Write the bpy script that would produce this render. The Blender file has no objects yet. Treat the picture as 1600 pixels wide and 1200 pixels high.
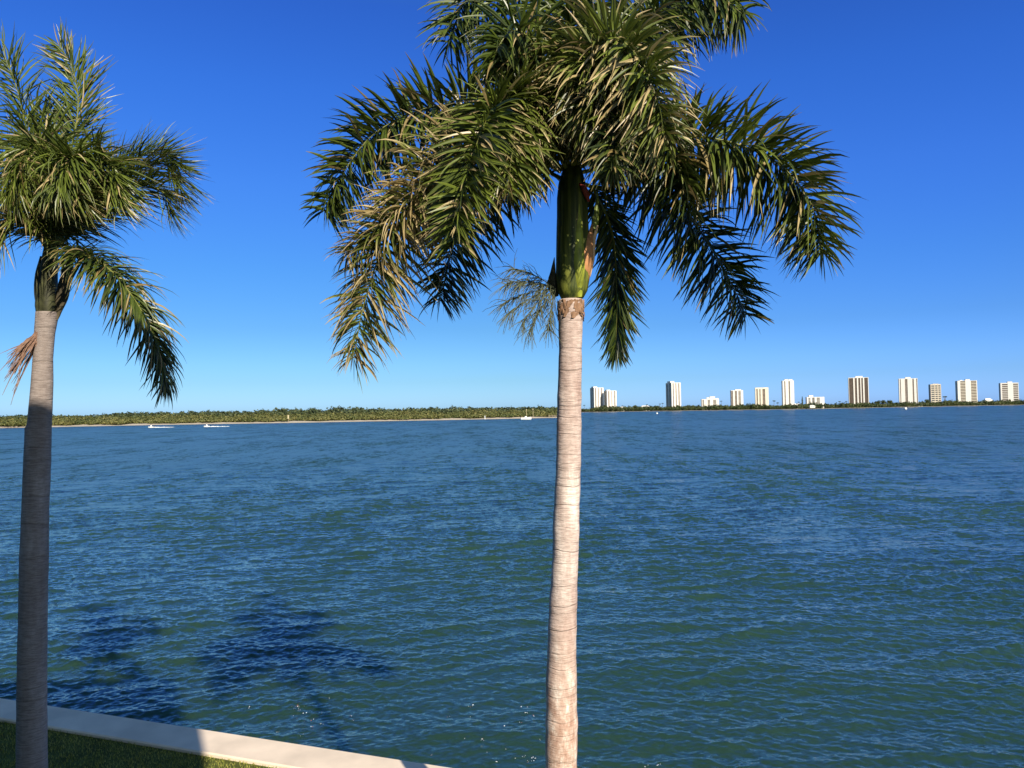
import bpy, math, random
import numpy as np
from mathutils import Vector, Matrix
from mathutils.noise import noise as pnoise

random.seed(11)
rng = np.random.default_rng(5)
R = math.radians
sc = bpy.context.scene
col = sc.collection

# ------------------------------------------------------------------ camera
FPX, CX, CY = 1180.0, 800.0, 600.0
CAMZ, PITCH, ROLL = 6.7, R(2.03), R(0.9)
fw = Vector((0, math.cos(PITCH), math.sin(PITCH)))
r0 = Vector((1, 0, 0)); u0 = r0.cross(fw)
rt = r0 * math.cos(ROLL) - u0 * math.sin(ROLL)
up = r0 * math.sin(ROLL) + u0 * math.cos(ROLL)
CAM = Vector((0, 0, CAMZ))
cam_d = bpy.data.cameras.new('camera')
cam_d.sensor_width = 36.0
cam_d.lens = 36.0 * FPX / 1600.0
cam_d.clip_start = 0.05
cam_d.clip_end = 60000
cam = bpy.data.objects.new('camera', cam_d)
m = Matrix.Identity(4)
for i in range(3):
    m[i][0] = rt[i]; m[i][1] = up[i]; m[i][2] = -fw[i]; m[i][3] = CAM[i]
cam.matrix_world = m
col.objects.link(cam)
sc.camera = cam

def ray(px, py):
    return fw + rt * ((px - CX) / FPX) + up * ((CY - py) / FPX)

def at(px, py, y):
    d = ray(px, py)
    return CAM + d * (y / d.y)

def ground(px, py, z):
    d = ray(px, py)
    return CAM + d * ((z - CAMZ) / d.z)

def shore_xy(px, dist):
    d = ray(px, 640)
    return Vector((d.x / d.y * dist, dist, 0))

# ------------------------------------------------------------------ materials
def new_mat(name):
    m = bpy.data.materials.new(name)
    m.use_nodes = True
    nt = m.node_tree
    return m, nt, nt.nodes['Principled BSDF']

def N(nt, typ, **kw):
    n = nt.nodes.new(typ)
    for k, v in kw.items():
        if k in n.inputs.keys():
            n.inputs[k].default_value = v
        else:
            setattr(n, k, v)
    return n

def ramp(nt, fac, stops):
    n = nt.nodes.new('ShaderNodeValToRGB')
    cr = n.color_ramp
    while len(cr.elements) > 1:
        cr.elements.remove(cr.elements[0])
    cr.elements[0].position = stops[0][0]
    cr.elements[0].color = (*stops[0][1], 1)
    for p, c in stops[1:]:
        e = cr.elements.new(p); e.color = (*c, 1)
    nt.links.new(fac, n.inputs['Fac'])
    return n.outputs['Color']

def mixc(nt, fac, a, b, mode='MIX'):
    n = nt.nodes.new('ShaderNodeMix'); n.data_type = 'RGBA'; n.blend_type = mode
    for sock, v in ((n.inputs[0], fac), (n.inputs[6], a), (n.inputs[7], b)):
        if hasattr(v, 'is_linked'):
            nt.links.new(v, sock)
        elif isinstance(v, (int, float)):
            sock.default_value = v
        else:
            sock.default_value = (*v, 1)
    return n.outputs[2]

def math_n(nt, op, a, b=None, c=None):
    n = nt.nodes.new('ShaderNodeMath'); n.operation = op
    for i, v in enumerate((a, b, c)):
        if v is None: continue
        if hasattr(v, 'is_linked'): nt.links.new(v, n.inputs[i])
        else: n.inputs[i].default_value = v
    return n.outputs[0]

def noise_n(nt, scale, detail=3, vec=None, rough=0.5, dist=0.0):
    n = N(nt, 'ShaderNodeTexNoise', Scale=scale, Detail=detail, Roughness=rough, Distortion=dist)
    if vec is not None: nt.links.new(vec, n.inputs['Vector'])
    return n

def coords(nt, scale=(1, 1, 1), kind='Object'):
    tc = nt.nodes.new('ShaderNodeTexCoord')
    mp = nt.nodes.new('ShaderNodeMapping')
    mp.inputs['Scale'].default_value = scale
    nt.links.new(tc.outputs[kind], mp.inputs['Vector'])
    return mp.outputs['Vector']

def plain(name, c, rough=0.7, var=0.12, scale=3.0, spec=0.3):
    m, nt, b = new_mat(name)
    v = coords(nt)
    n = noise_n(nt, scale, 5, v)
    lo = tuple(x * (1 - var) for x in c); hi = tuple(min(1, x * (1 + var)) for x in c)
    nt.links.new(ramp(nt, n.outputs['Fac'], [(0.3, lo), (0.7, hi)]), b.inputs['Base Color'])
    b.inputs['Roughness'].default_value = rough
    b.inputs['Specular IOR Level'].default_value = spec
    return m

def frond_mat(name, g0, g1, dry0, dry1, trans=0.12):
    m, nt, b = new_mat(name)
    a = nt.nodes.new('ShaderNodeAttribute'); a.attribute_name = 'tint'
    s = nt.nodes.new('ShaderNodeSeparateColor'); nt.links.new(a.outputs['Color'], s.inputs[0])
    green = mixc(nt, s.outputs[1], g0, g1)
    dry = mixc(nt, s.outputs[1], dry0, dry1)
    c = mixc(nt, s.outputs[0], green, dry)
    nt.links.new(c, b.inputs['Base Color'])
    b.inputs['Roughness'].default_value = 0.38
    b.inputs['Specular IOR Level'].default_value = 0.45
    t = nt.nodes.new('ShaderNodeBsdfTranslucent'); nt.links.new(c, t.inputs['Color'])
    mx = nt.nodes.new('ShaderNodeMixShader'); mx.inputs[0].default_value = trans
    nt.links.new(b.outputs[0], mx.inputs[1]); nt.links.new(t.outputs[0], mx.inputs[2])
    out = nt.nodes['Material Output']; nt.links.new(mx.outputs[0], out.inputs['Surface'])
    return m

LOWK = [0.85]
def trunk_mat(name, lo, hi, dark, ring_scale, blotch):
    m, nt, b = new_mat(name)
    v = coords(nt)
    # ring scars: narrow dark lines wandering round the stem
    wob = noise_n(nt, 2.2, 3, v)
    sx = nt.nodes.new('ShaderNodeSeparateXYZ'); nt.links.new(v, sx.inputs[0])
    z = math_n(nt, 'MULTIPLY_ADD', wob.outputs['Fac'], 0.13, sx.outputs[2])
    cz = nt.nodes.new('ShaderNodeCombineXYZ'); nt.links.new(z, cz.inputs[2])
    rn = noise_n(nt, ring_scale, 2.5, cz.outputs[0], 0.75)
    ring = ramp(nt, rn.outputs['Fac'], [(0.33, (1, 1, 1)), (0.46, (0, 0, 0))])
    vs = coords(nt, (9, 9, 60))
    fine = noise_n(nt, 1.0, 4, vs, 0.7)
    mp2 = coords(nt, (5, 5, 1.3))
    bl = noise_n(nt, 1.0, 6, mp2, 0.65)
    base = ramp(nt, bl.outputs['Fac'], [(0.32, lo), (0.55, tuple((a + c) / 2 for a, c in zip(lo, hi))), (0.68, hi)])
    f = math_n(nt, 'MULTIPLY', ring, 0.5)
    c1 = mixc(nt, f, base, dark)
    f2 = ramp(nt, fine.outputs['Fac'], [(0.42, (0.55, 0.52, 0.5)), (0.56, (1, 1, 1))])
    c2 = mixc(nt, 0.55, c1, f2, 'MULTIPLY')
    # lower stem: smoother, rust brown bark with pale flecks
    vz = math_n(nt, 'MULTIPLY_ADD', z, -0.9, blotch)
    low = nt.nodes.new('ShaderNodeClamp'); nt.links.new(vz, low.inputs[0])
    sp = noise_n(nt, 1.0, 7, coords(nt, (15, 15, 6)), 0.72)
    spk = ramp(nt, sp.outputs['Fac'], [(0.36, (0.36, 0.20, 0.14)), (0.50, (0.52, 0.36, 0.28)), (0.60, (0.70, 0.57, 0.48)), (0.66, (0.80, 0.74, 0.66))])
    c3 = mixc(nt, math_n(nt, 'MULTIPLY', low.outputs[0], LOWK[0]), c2, spk)
    nt.links.new(c3, b.inputs['Base Color'])
    b.inputs['Roughness'].default_value = 0.85
    b.inputs['Specular IOR Level'].default_value = 0.2
    h = math_n(nt, 'SUBTRACT', fine.outputs['Fac'], math_n(nt, 'MULTIPLY', ring, 0.8))
    bp = N(nt, 'ShaderNodeBump', Strength=0.6, Distance=0.02)
    nt.links.new(h, bp.inputs['Height']); nt.links.new(bp.outputs[0], b.inputs['Normal'])
    return m

def shaft_mat():
    m, nt, b = new_mat('crownshaft_green')
    v = coords(nt, (22, 22, 0.7))
    n = noise_n(nt, 1.0, 4, v, 0.6)
    c = ramp(nt, n.outputs['Fac'], [(0.34, (0.016, 0.026, 0.006)), (0.5, (0.05, 0.066, 0.012)), (0.64, (0.15, 0.165, 0.026))])  # greens kept dark: shade from the fronds put into the colour
    v2 = coords(nt, (6, 6, 3))
    n2 = noise_n(nt, 1.0, 5, v2, 0.7)
    st = ramp(nt, n2.outputs['Fac'], [(0.60, (0, 0, 0)), (0.72, (1, 1, 1))])
    c = mixc(nt, math_n(nt, 'MULTIPLY', st, 0.7), c, (0.16, 0.10, 0.05))
    nt.links.new(c, b.inputs['Base Color'])
    b.inputs['Roughness'].default_value = 0.55
    b.inputs['Specular IOR Level'].default_value = 0.3
    return m

def foliage_mat(name, c0, c1, c2):
    m, nt, b = new_mat(name)
    a = nt.nodes.new('ShaderNodeAttribute'); a.attribute_name = 'tint'
    s = nt.nodes.new('ShaderNodeSeparateColor'); nt.links.new(a.outputs['Color'], s.inputs[0])
    c = ramp(nt, s.outputs[0], [(0.0, c0), (0.5, c1), (1.0, c2)])
    nt.links.new(c, b.inputs['Base Color'])
    b.inputs['Roughness'].default_value = 0.6
    b.inputs['Specular IOR Level'].default_value = 0.25
    return m

def water_mat():
    m, nt, b = new_mat('bay_water')
    tc = nt.nodes.new('ShaderNodeTexCoord')
    ch = nt.nodes.new('ShaderNodeAttribute'); ch.attribute_name = 'chop'
    geo = nt.nodes.new('ShaderNodeNewGeometry')
    def vnoise(scale, detail, amp):
        mp = nt.nodes.new('ShaderNodeMapping'); mp.inputs['Scale'].default_value = scale
        nt.links.new(tc.outputs['Object'], mp.inputs['Vector'])
        n = noise_n(nt, 1.0, detail, mp.outputs[0], 0.55)
        sub = nt.nodes.new('ShaderNodeVectorMath'); sub.operation = 'SUBTRACT'
        nt.links.new(n.outputs['Color'], sub.inputs[0]); sub.inputs[1].default_value = (0.5, 0.5, 0.5)
        mul = nt.nodes.new('ShaderNodeVectorMath'); mul.operation = 'MULTIPLY'
        nt.links.new(sub.outputs[0], mul.inputs[0]); mul.inputs[1].default_value = (amp * 0.7, amp, 0)
        return mul.outputs[0]
    def vadd(a, b_):
        n = nt.nodes.new('ShaderNodeVectorMath'); n.operation = 'ADD'
        nt.links.new(a, n.inputs[0]); nt.links.new(b_, n.inputs[1]); return n.outputs[0]
    mpg = nt.nodes.new('ShaderNodeMapping'); mpg.inputs['Scale'].default_value = (0.006, 0.016, 1)
    nt.links.new(tc.outputs['Object'], mpg.inputs['Vector'])
    gust = noise_n(nt, 1.0, 4, mpg.outputs[0], 0.6)
    gk = nt.nodes.new('ShaderNodeMapRange'); gk.inputs['From Min'].default_value = 0.3; gk.inputs['From Max'].default_value = 0.7
    gk.inputs['To Min'].default_value = 0.75; gk.inputs['To Max'].default_value = 1.2
    nt.links.new(gust.outputs['Fac'], gk.inputs['Value'])
    far = vadd(vadd(vnoise((2.2, 3.0, 1), 2, 1.0), vnoise((0.7, 0.22, 1), 3, 0.7)), vnoise((0.12, 0.03, 1), 2, 0.5))
    k = math_n(nt, 'MULTIPLY', math_n(nt, 'MULTIPLY', ch.outputs['Fac'], WATER_K), gk.outputs[0])
    sc_ = nt.nodes.new('ShaderNodeVectorMath'); sc_.operation = 'SCALE'
    nt.links.new(far, sc_.inputs[0]); nt.links.new(k, sc_.inputs['Scale'])
    ripple = vnoise((7, 11, 1), 3, 0.5)
    tot = vadd(vadd(geo.outputs['Normal'], sc_.outputs[0]), ripple)
    nm = nt.nodes.new('ShaderNodeVectorMath'); nm.operation = 'NORMALIZE'
    nt.links.new(tot, nm.inputs[0])
    nt.links.new(nm.outputs[0], b.inputs['Normal'])
    dv = noise_n(nt, 0.05, 3, tc.outputs['Object'])
    nt.links.new(ramp(nt, dv.outputs['Fac'], [(0.35, WATER_C0), (0.65, WATER_C1)]), b.inputs['Base Color'])
    nt.links.new(math_n(nt, 'MULTIPLY_ADD', ch.outputs['Fac'], 1.4, 0.035), b.inputs['Roughness'])
    b.subsurface_method = 'BURLEY'; b.inputs['Subsurface Weight'].default_value = 1.0
    b.inputs['Subsurface Radius'].default_value = (.5, .8, .7); b.inputs['Subsurface Scale'].default_value = WATER_SSS
    b.inputs['IOR'].default_value = 1.36
    return m

WATER_K = 9.5
WATER_SSS = 1.2
WATER_C0 = (0.017, 0.046, 0.031)
WATER_C1 = (0.022, 0.056, 0.036)

M = {}
M['frond'] = frond_mat('palm_leaf_green', (0.012, 0.028, 0.006), (0.135, 0.180, 0.022), (0.24, 0.17, 0.06), (0.52, 0.41, 0.22))
M['rachis'] = plain('frond_stem', (0.17, 0.18, 0.045), 0.5)
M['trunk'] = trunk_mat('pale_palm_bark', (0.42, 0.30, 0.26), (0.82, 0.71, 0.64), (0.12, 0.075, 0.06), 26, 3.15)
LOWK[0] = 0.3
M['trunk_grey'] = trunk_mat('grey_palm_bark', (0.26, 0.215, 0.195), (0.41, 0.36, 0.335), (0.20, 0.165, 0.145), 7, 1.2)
M['shaft'] = shaft_mat()
M['sheath'] = plain('torn_sheath', (0.42, 0.20, 0.085), 0.7, 0.35, 9)
M['fibre'] = plain('brown_fibre', (0.24, 0.14, 0.085), 0.9, 0.4, 25)
M['strand'] = plain('flower_strand', (0.075, 0.085, 0.045), 0.7, 0.2)
M['spathe'] = plain('spathe_dark', (0.05, 0.045, 0.02), 0.6, 0.3, 8)
M['concrete'] = plain('seawall_concrete', (0.77, 0.64, 0.50), 0.9, 0.13, 1.6, 0.15)
M['wallface'] = plain('seawall_face', (0.30, 0.28, 0.24), 0.9, 0.25, 2.0, 0.15)
M['soil'] = plain('lawn_soil', (0.075, 0.085, 0.022), 0.95, 0.35, 3.0, 0.1)
M['grass'] = foliage_mat('lawn_grass', (0.08, 0.13, 0.02), (0.30, 0.31, 0.06), (0.55, 0.48, 0.14))
M['mangrove'] = foliage_mat('mangrove_leaf', (0.040, 0.062, 0.018), (0.105, 0.113, 0.034), (0.20, 0.175, 0.06))
M['ridge'] = foliage_mat('ridge_leaf', (0.035, 0.055, 0.028), (0.060, 0.080, 0.035), (0.10, 0.11, 0.045))
M['tree'] = foliage_mat('shore_leaf', (0.025, 0.042, 0.016), (0.055, 0.075, 0.025), (0.12, 0.12, 0.04))
M['bark'] = plain('shore_bark', (0.14, 0.11, 0.085), 0.9)
M['sand'] = plain('sand', (0.46, 0.40, 0.32), 0.95, 0.12, 0.12, 0.1)
M['land'] = plain('island_soil', (0.10, 0.09, 0.045), 0.95, 0.3, 0.1, 0.1)
M['white'] = plain('white_stucco', (0.74, 0.71, 0.655), 0.8, 0.04, 0.1)
M['cream'] = plain('cream_stucco', (0.72, 0.66, 0.54), 0.8, 0.04, 0.1)
M['tan'] = plain('tan_stucco', (0.57, 0.49, 0.39), 0.8, 0.05, 0.1)
M['glassdark'] = plain('recess_glass', (0.085, 0.085, 0.09), 0.25, 0.3, 0.3, 0.5)
M['bronze'] = plain('bronze_glass', (0.13, 0.095, 0.075), 0.3, 0.3, 0.3, 0.5)
M['slab'] = plain('balcony_slab', (0.62, 0.58, 0.52), 0.8, 0.06, 0.1)
M['roofgrey'] = plain('roof_grey', (0.36, 0.37, 0.35), 0.8, 0.12, 0.3)
M['hull'] = plain('boat_hull', (0.82, 0.82, 0.80), 0.3, 0.03, 1.0, 0.5)
M['dark'] = plain('dark_trim', (0.03, 0.03, 0.035), 0.4, 0.2, 2)
M['foam'] = plain('foam', (0.82, 0.84, 0.84), 0.8, 0.06, 2.0)
M['rock'] = plain('rock', (0.22, 0.18, 0.15), 0.9, 0.35, 1.2)
M['timber'] = plain('timber', (0.30, 0.24, 0.17), 0.85, 0.25, 2)
M['yellow'] = plain('marker_yellow', (0.50, 0.43, 0.27), 0.7, 0.15, 2)
M['orange'] = plain('leaf_litter', (0.40, 0.14, 0.07), 0.8, 0.2, 4)
M['red'] = plain('crown_red', (0.20, 0.03, 0.02), 0.6, 0.3, 12)

# ------------------------------------------------------------------ mesh helper
class MB:
    def __init__(s):
        s.v = []; s.f = []; s.mi = []; s.t = []
    def add(s, verts, faces, mi=0, tint=None):
        o = len(s.v)
        s.v.extend(verts)
        for f in faces:
            s.f.append(tuple(i + o for i in f)); s.mi.append(mi)
        if tint is None: tint = [(0, 0.5, 0)] * len(verts)
        s.t.extend(tint)
    def box(s, c, size, mi=0, rot=0.0, taper=1.0):
        cx, cy, cz = c; hx, hy, hz = (d / 2 for d in size)
        ca, sa = math.cos(rot), math.sin(rot)
        vs = []
        for dz, k in ((-hz, 1.0), (hz, taper)):
            for dx, dy in ((-hx, -hy), (hx, -hy), (hx, hy), (-hx, hy)):
                dx *= k; dy *= k
                vs.append((cx + dx * ca - dy * sa, cy + dx * sa + dy * ca, cz + dz))
        s.add(vs, [(3, 2, 1, 0), (4, 5, 6, 7), (0, 1, 5, 4), (1, 2, 6, 5), (2, 3, 7, 6), (3, 0, 4, 7)], mi)
    def tube(s, pts, rad, n=6, mi=0, cap=True, tint=None):
        pts = [Vector(p) for p in pts]
        if not hasattr(rad, '__len__'): rad = [rad] * len(pts)
        T0 = (pts[1] - pts[0]).normalized()
        a = Vector((1, 0, 0)) if abs(T0.x) < 0.8 else Vector((0, 1, 0))
        U = (a - T0 * a.dot(T0)).normalized()
        vs = []
        for i, p in enumerate(pts):
            T = (pts[min(i + 1, len(pts) - 1)] - pts[max(i - 1, 0)]).normalized()
            U = (U - T * U.dot(T)).normalized(); V = T.cross(U)
            for k in range(n):
                an = 2 * math.pi * k / n
                vs.append(tuple(p + (U * math.cos(an) + V * math.sin(an)) * rad[i]))
        fs = []
        for i in range(len(pts) - 1):
            for k in range(n):
                k2 = (k + 1) % n
                fs.append((i * n + k, i * n + k2, (i + 1) * n + k2, (i + 1) * n + k))
        if cap:
            fs.append(tuple(range(n - 1, -1, -1)))
            fs.append(tuple((len(pts) - 1) * n + k for k in range(n)))
        s.add(vs, fs, mi, None if tint is None else [tint] * len(vs))
    def ball(s, c, r, mi=0, seg=10, rings=6):
        rx, ry, rz = (r, r, r) if not hasattr(r, '__len__') else r
        vs = [(c[0], c[1], c[2] - rz)]
        for i in range(1, rings):
            a = -math.pi / 2 + math.pi * i / rings
            for k in range(seg):
                b = 2 * math.pi * k / seg
                vs.append((c[0] + rx * math.cos(a) * math.cos(b), c[1] + ry * math.cos(a) * math.sin(b), c[2] + rz * math.sin(a)))
        vs.append((c[0], c[1], c[2] + rz))
        fs = [(0, 1 + (k + 1) % seg, 1 + k) for k in range(seg)]
        for i in range(rings - 2):
            for k in range(seg):
                a0 = 1 + i * seg + k; a1 = 1 + i * seg + (k + 1) % seg
                fs.append((a0, a1, a1 + seg, a0 + seg))
        top = len(vs) - 1; b0 = 1 + (rings - 2) * seg
        fs += [(b0 + k, b0 + (k + 1) % seg, top) for k in range(seg)]
        s.add(vs, fs, mi)
    def build(s, name, mats, parent=None, smooth=False):
        me = bpy.data.meshes.new(name)
        o = parent_off(parent)
        vs = [(x - o.x, y - o.y, z - o.z) for x, y, z in s.v] if parent else s.v
        me.from_pydata(vs, [], s.f)
        if not isinstance(mats, (list, tuple)): mats = [mats]
        for mm in mats: me.materials.append(mm)
        if len(mats) > 1: me.polygons.foreach_set('material_index', s.mi)
        ca = me.color_attributes.new('tint', 'FLOAT_COLOR', 'POINT')
        ca.data.foreach_set('color', [x for t in s.t for x in (t[0], t[1], t[2], 1.0)])
        if smooth: me.polygons.foreach_set('use_smooth', [True] * len(me.polygons))
        me.update()
        ob = bpy.data.objects.new(name, me)
        col.objects.link(ob)
        if parent: ob.parent = parent
        return ob

def world_loc(o):
    l = o.location.copy()
    while o.parent: o = o.parent; l += o.location
    return l
def parent_off(p):
    return world_loc(p) if p else Vector((0, 0, 0))

def tag(o, label=None, cat=None, group=None, kind=None):
    if label: o['label'] = label
    if cat: o['category'] = cat
    if group: o['group'] = group
    if kind: o['kind'] = kind
    return o
def empty(name, loc, label, cat, group=None):
    o = bpy.data.objects.new(name, None)
    o.location = loc; o.empty_display_size = 0.3
    col.objects.link(o)
    return tag(o, label, cat, group)

# ------------------------------------------------------------------ world and sun
SUN_EL, SUN_AZ = R(30), R(26.5)          # azimuth measured from straight behind the camera to its right
sun_dir = Vector((math.sin(SUN_AZ) * math.cos(SUN_EL), -math.cos(SUN_AZ) * math.cos(SUN_EL), math.sin(SUN_EL)))
w = bpy.data.worlds.new('World'); sc.world = w; w.use_nodes = True
nt = w.node_tree
sky = nt.nodes.new('ShaderNodeTexSky'); sky.sky_type = 'NISHITA'; sky.sun_disc = False
sky.sun_elevation = SUN_EL
sky.sun_rotation = math.pi - SUN_AZ
sky.altitude = 0; sky.air_density = 1.0; sky.dust_density = 0.4; sky.ozone_density = 3.0
bg = nt.nodes['Background']; bg.inputs['Strength'].default_value = 0.1
hs = nt.nodes.new('ShaderNodeHueSaturation'); hs.inputs['Saturation'].default_value = 1.25; hs.inputs['Value'].default_value = 1.0
nt.links.new(sky.outputs[0], hs.inputs['Color'])
# the air here is cleaner and bluer than the sky model's: a gain per channel, by elevation
tcw = nt.nodes.new('ShaderNodeTexCoord'); sxw = nt.nodes.new('ShaderNodeSeparateXYZ')
nt.links.new(tcw.outputs['Generated'], sxw.inputs[0])
gain = ramp(nt, sxw.outputs[2], [(0.0, (.20, .345, .70)), (.012, (.20, .343, .67)), (.04, (.175, .293, .495)), (.108, (.161, .267, .41)), (.182, (.173, .29, .452)),
            (.282, (.206, .315, .54)), (.389, (.205, .317, .59)), (.476, (.205, .293, .585)), (.57, (.38, .43, .45)), (.85, (.46, .45, .46))])
g2 = nt.nodes.new('ShaderNodeVectorMath'); g2.operation = 'MULTIPLY'
nt.links.new(hs.outputs[0], g2.inputs[0]); nt.links.new(gain, g2.inputs[1])
g3 = nt.nodes.new('ShaderNodeVectorMath'); g3.operation = 'SCALE'; g3.inputs['Scale'].default_value = 2.0
# the half of the sky on the sun's side is paler, and the right hand part of the view a little bluer low down
side = nt.nodes.new('ShaderNodeMapRange'); side.inputs['From Min'].default_value = 0.25; side.inputs['From Max'].default_value = -0.45
nt.links.new(sxw.outputs[1], side.inputs['Value'])
paler = mixc(nt, side.outputs[0], (1, 1, 1), (2.0, 1.3, .75))
low = math_n(nt, 'MULTIPLY_ADD', sxw.outputs[2], -2.0, 1.0)
rgt = nt.nodes.new('ShaderNodeMapRange'); rgt.inputs['From Min'].default_value = 0.0; rgt.inputs['From Max'].default_value = 0.5
nt.links.new(sxw.outputs[0], rgt.inputs['Value'])
lr = nt.nodes.new('ShaderNodeClamp'); nt.links.new(math_n(nt, 'MULTIPLY', low, rgt.outputs[0]), lr.inputs[0])
bluer = mixc(nt, lr.outputs[0], (1, 1, 1), (.97, 1.03, 1.36))
g4 = nt.nodes.new('ShaderNodeVectorMath'); g4.operation = 'MULTIPLY'
nt.links.new(paler, g4.inputs[0]); nt.links.new(bluer, g4.inputs[1])
g5 = nt.nodes.new('ShaderNodeVectorMath'); g5.operation = 'MULTIPLY'
nt.links.new(g2.outputs[0], g5.inputs[0]); nt.links.new(g4.outputs[0], g5.inputs[1])
nt.links.new(g5.outputs[0], g3.inputs[0]); nt.links.new(g3.outputs[0], bg.inputs['Color'])
sd = bpy.data.lights.new('sun', 'SUN'); sd.energy = 5.0; sd.angle = R(0.53); sd.color = (1.0, 0.90, 0.74)
so = bpy.data.objects.new('sun', sd); col.objects.link(so)
so.rotation_euler = (-sun_dir).to_track_quat('-Z', 'Y').to_euler()
sc.view_settings.view_transform = 'Standard'
sc.view_settings.look = 'None'
sc.view_settings.gamma = 1.0
sc.view_settings.exposure = 0.5

# ------------------------------------------------------------------ water
def make_water():
    na = 1300
    a = np.concatenate([np.linspace(-75, -39, 60)[:-1], np.linspace(-39, 39, na), np.linspace(39, 75, 60)[1:]]) * math.pi / 180
    rows = 1700
    inv = np.linspace(1 / 9.0, 1 / 4500.0, rows)
    r = 1 / inv
    A, RR = np.meshgrid(a, r)
    x = (RR * np.sin(A)).astype(np.float32); y = (RR * np.cos(A)).astype(np.float32)
    rx, ry = np.sin(A).astype(np.float32), np.cos(A).astype(np.float32)
    dr = (RR ** 2 * (inv[0] - inv[1])).astype(np.float32)
    dt = (RR * (a[700] - a[699])).astype(np.float32)
    z = np.zeros_like(x); dx = np.zeros_like(x); dy = np.zeros_like(x)
    unres = np.zeros_like(x)
    nw = 104
    lam = np.exp(np.linspace(math.log(0.13), math.log(7.0), nw)) * np.exp(rng.normal(0, .04, nw))
    # patches of stronger and weaker chop
    g1 = 0
    for i in range(7):
        th = rng.uniform(0, 6.28); L = rng.uniform(7, 30)
        g1 = g1 + np.sin((x * math.cos(th) + y * math.sin(th)) * (6.283 / L) + rng.uniform(0, 6.28))
    g1 = np.clip(1 + 0.15 * g1, 0.5, 1.5).astype(np.float32)
    for i in range(nw):
        k = 2 * math.pi / lam[i]
        spread = 0.42 if lam[i] > 0.8 else 0.75
        th = rng.normal(0.12, spread) + (math.pi / 2)
        kx, ky = k * math.cos(th), k * math.sin(th)
        s = (0.034 if lam[i] < 0.5 else 0.027) if lam[i] < 1.0 else (0.020 if lam[i] < 2.2 else 0.008)
        ph = np.maximum(np.abs(kx * rx + ky * ry) * dr, np.abs(kx * ry - ky * rx) * dt)
        wgt = np.clip((3.0 - ph) / 1.2, 0, 1)
        gg = g1 if lam[i] < 2.2 else 1.0
        arg = kx * x + ky * y + rng.uniform(0, 6.28)
        am = (s / k) * wgt * gg
        z += am * np.sin(arg)
        c = np.cos(arg) * am
        dx += c * (kx / k) * 0.9; dy += c * (ky / k) * 0.9
        unres += 0.5 * s * s * (1 - wgt ** 2)
    X, Y = x + dx, y + dy
    ok = RR < 9.5
    co = np.stack([X, Y, z], -1).reshape(-1, 3).astype(np.float32)
    h, wd = x.shape
    idx = np.arange(h * wd).reshape(h, wd)
    q = np.stack([idx[:-1, :-1], idx[1:, :-1], idx[1:, 1:], idx[:-1, 1:]], -1).reshape(-1, 4)
    # flip so that normals point up
    q = q[:, ::-1]
    chop = np.sqrt(unres).reshape(-1)
    # outer flat rings: to the horizon, and round the back
    ex = []; ef = []; base = len(co)
    ang = np.concatenate([a, np.linspace(75, 285, 40)[1:-1] * math.pi / 180])
    n = len(ang)
    far = [(4500.0 * math.sin(t), 4500.0 * math.cos(t), 0) for t in ang] + [(40000.0 * math.sin(t), 40000.0 * math.cos(t), 0) for t in ang]
    fq = [(i, (i + 1) % n, n + (i + 1) % n, n + i) for i in range(n)]
    back = np.linspace(75, 285, 40) * math.pi / 180
    nb = len(back)
    bk = [(9.0 * math.sin(t), 9.0 * math.cos(t), 0) for t in back] + [(4500.0 * math.sin(t), 4500.0 * math.cos(t), 0) for t in back]
    bq = [(i, i + 1, nb + i + 1, nb + i) for i in range(nb - 1)]
    co = np.concatenate([co, np.array(far, np.float32), np.array(bk, np.float32)])
    fq = np.array(fq)[:, ::-1] + base; bq = np.array(bq)[:, ::-1] + base + len(far)
    q = np.concatenate([q, fq, bq])
    chop = np.concatenate([chop, np.full(len(far) + len(bk), chop.max())]).astype(np.float32)
    me = bpy.data.meshes.new('water')
    me.vertices.add(len(co)); me.vertices.foreach_set('co', co.reshape(-1))
    me.loops.add(q.size); me.loops.foreach_set('vertex_index', q.reshape(-1).astype(np.int32))
    me.polygons.add(len(q)); me.polygons.foreach_set('loop_start', np.arange(0, q.size, 4, dtype=np.int32))
    me.polygons.foreach_set('use_smooth', np.ones(len(q), bool))
    at_ = me.attributes.new('chop', 'FLOAT', 'POINT'); at_.data.foreach_set('value', chop)
    me.update(calc_edges=True); me.validate()
    me.materials.append(water_mat())
    o = bpy.data.objects.new('water', me); col.objects.link(o)
    tag(o, 'choppy blue green bay water reaching to the far shore', 'water', kind='structure')
    # make sure the faces look up
    if me.polygons[1000].normal.z < 0: me.flip_normals()
make_water()

# ------------------------------------------------------------------ seawall and lawn
CAPZ = 1.5
LAWNZ = CAPZ - 0.06
po0, po1 = ground(0, 1090, CAPZ), ground(700, 1198, CAPZ)
pi0 = ground(60, 1132, CAPZ)
wd = (po1 - po0); wd.z = 0; wd.normalize()
wn = Vector((-wd.y, wd.x, 0))            # towards the water
if wn.y < 0: wn = -wn
cap_w = -(pi0 - po0).dot(wn)
A0 = po0 - wd * 45; A1 = po0 + wd * 60
def wall_pt(s, off, z):
    p = po0 + wd * s + wn * off
    return (p.x, p.y, z)
sw = empty('seawall', wall_pt(0, -cap_w / 2, 0), 'long pale concrete seawall capped flat between the lawn and the water', 'seawall')
mb = MB()
prof = [(0, CAPZ - 0.22), (0, CAPZ - 0.02), (-0.02, CAPZ), (-cap_w + 0.02, CAPZ), (-cap_w, CAPZ - 0.02), (-cap_w, CAPZ - 0.3)]
ss = [-45, 60]
vs = [wall_pt(s, o, z) for s in ss for o, z in prof]; k = len(prof)
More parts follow.
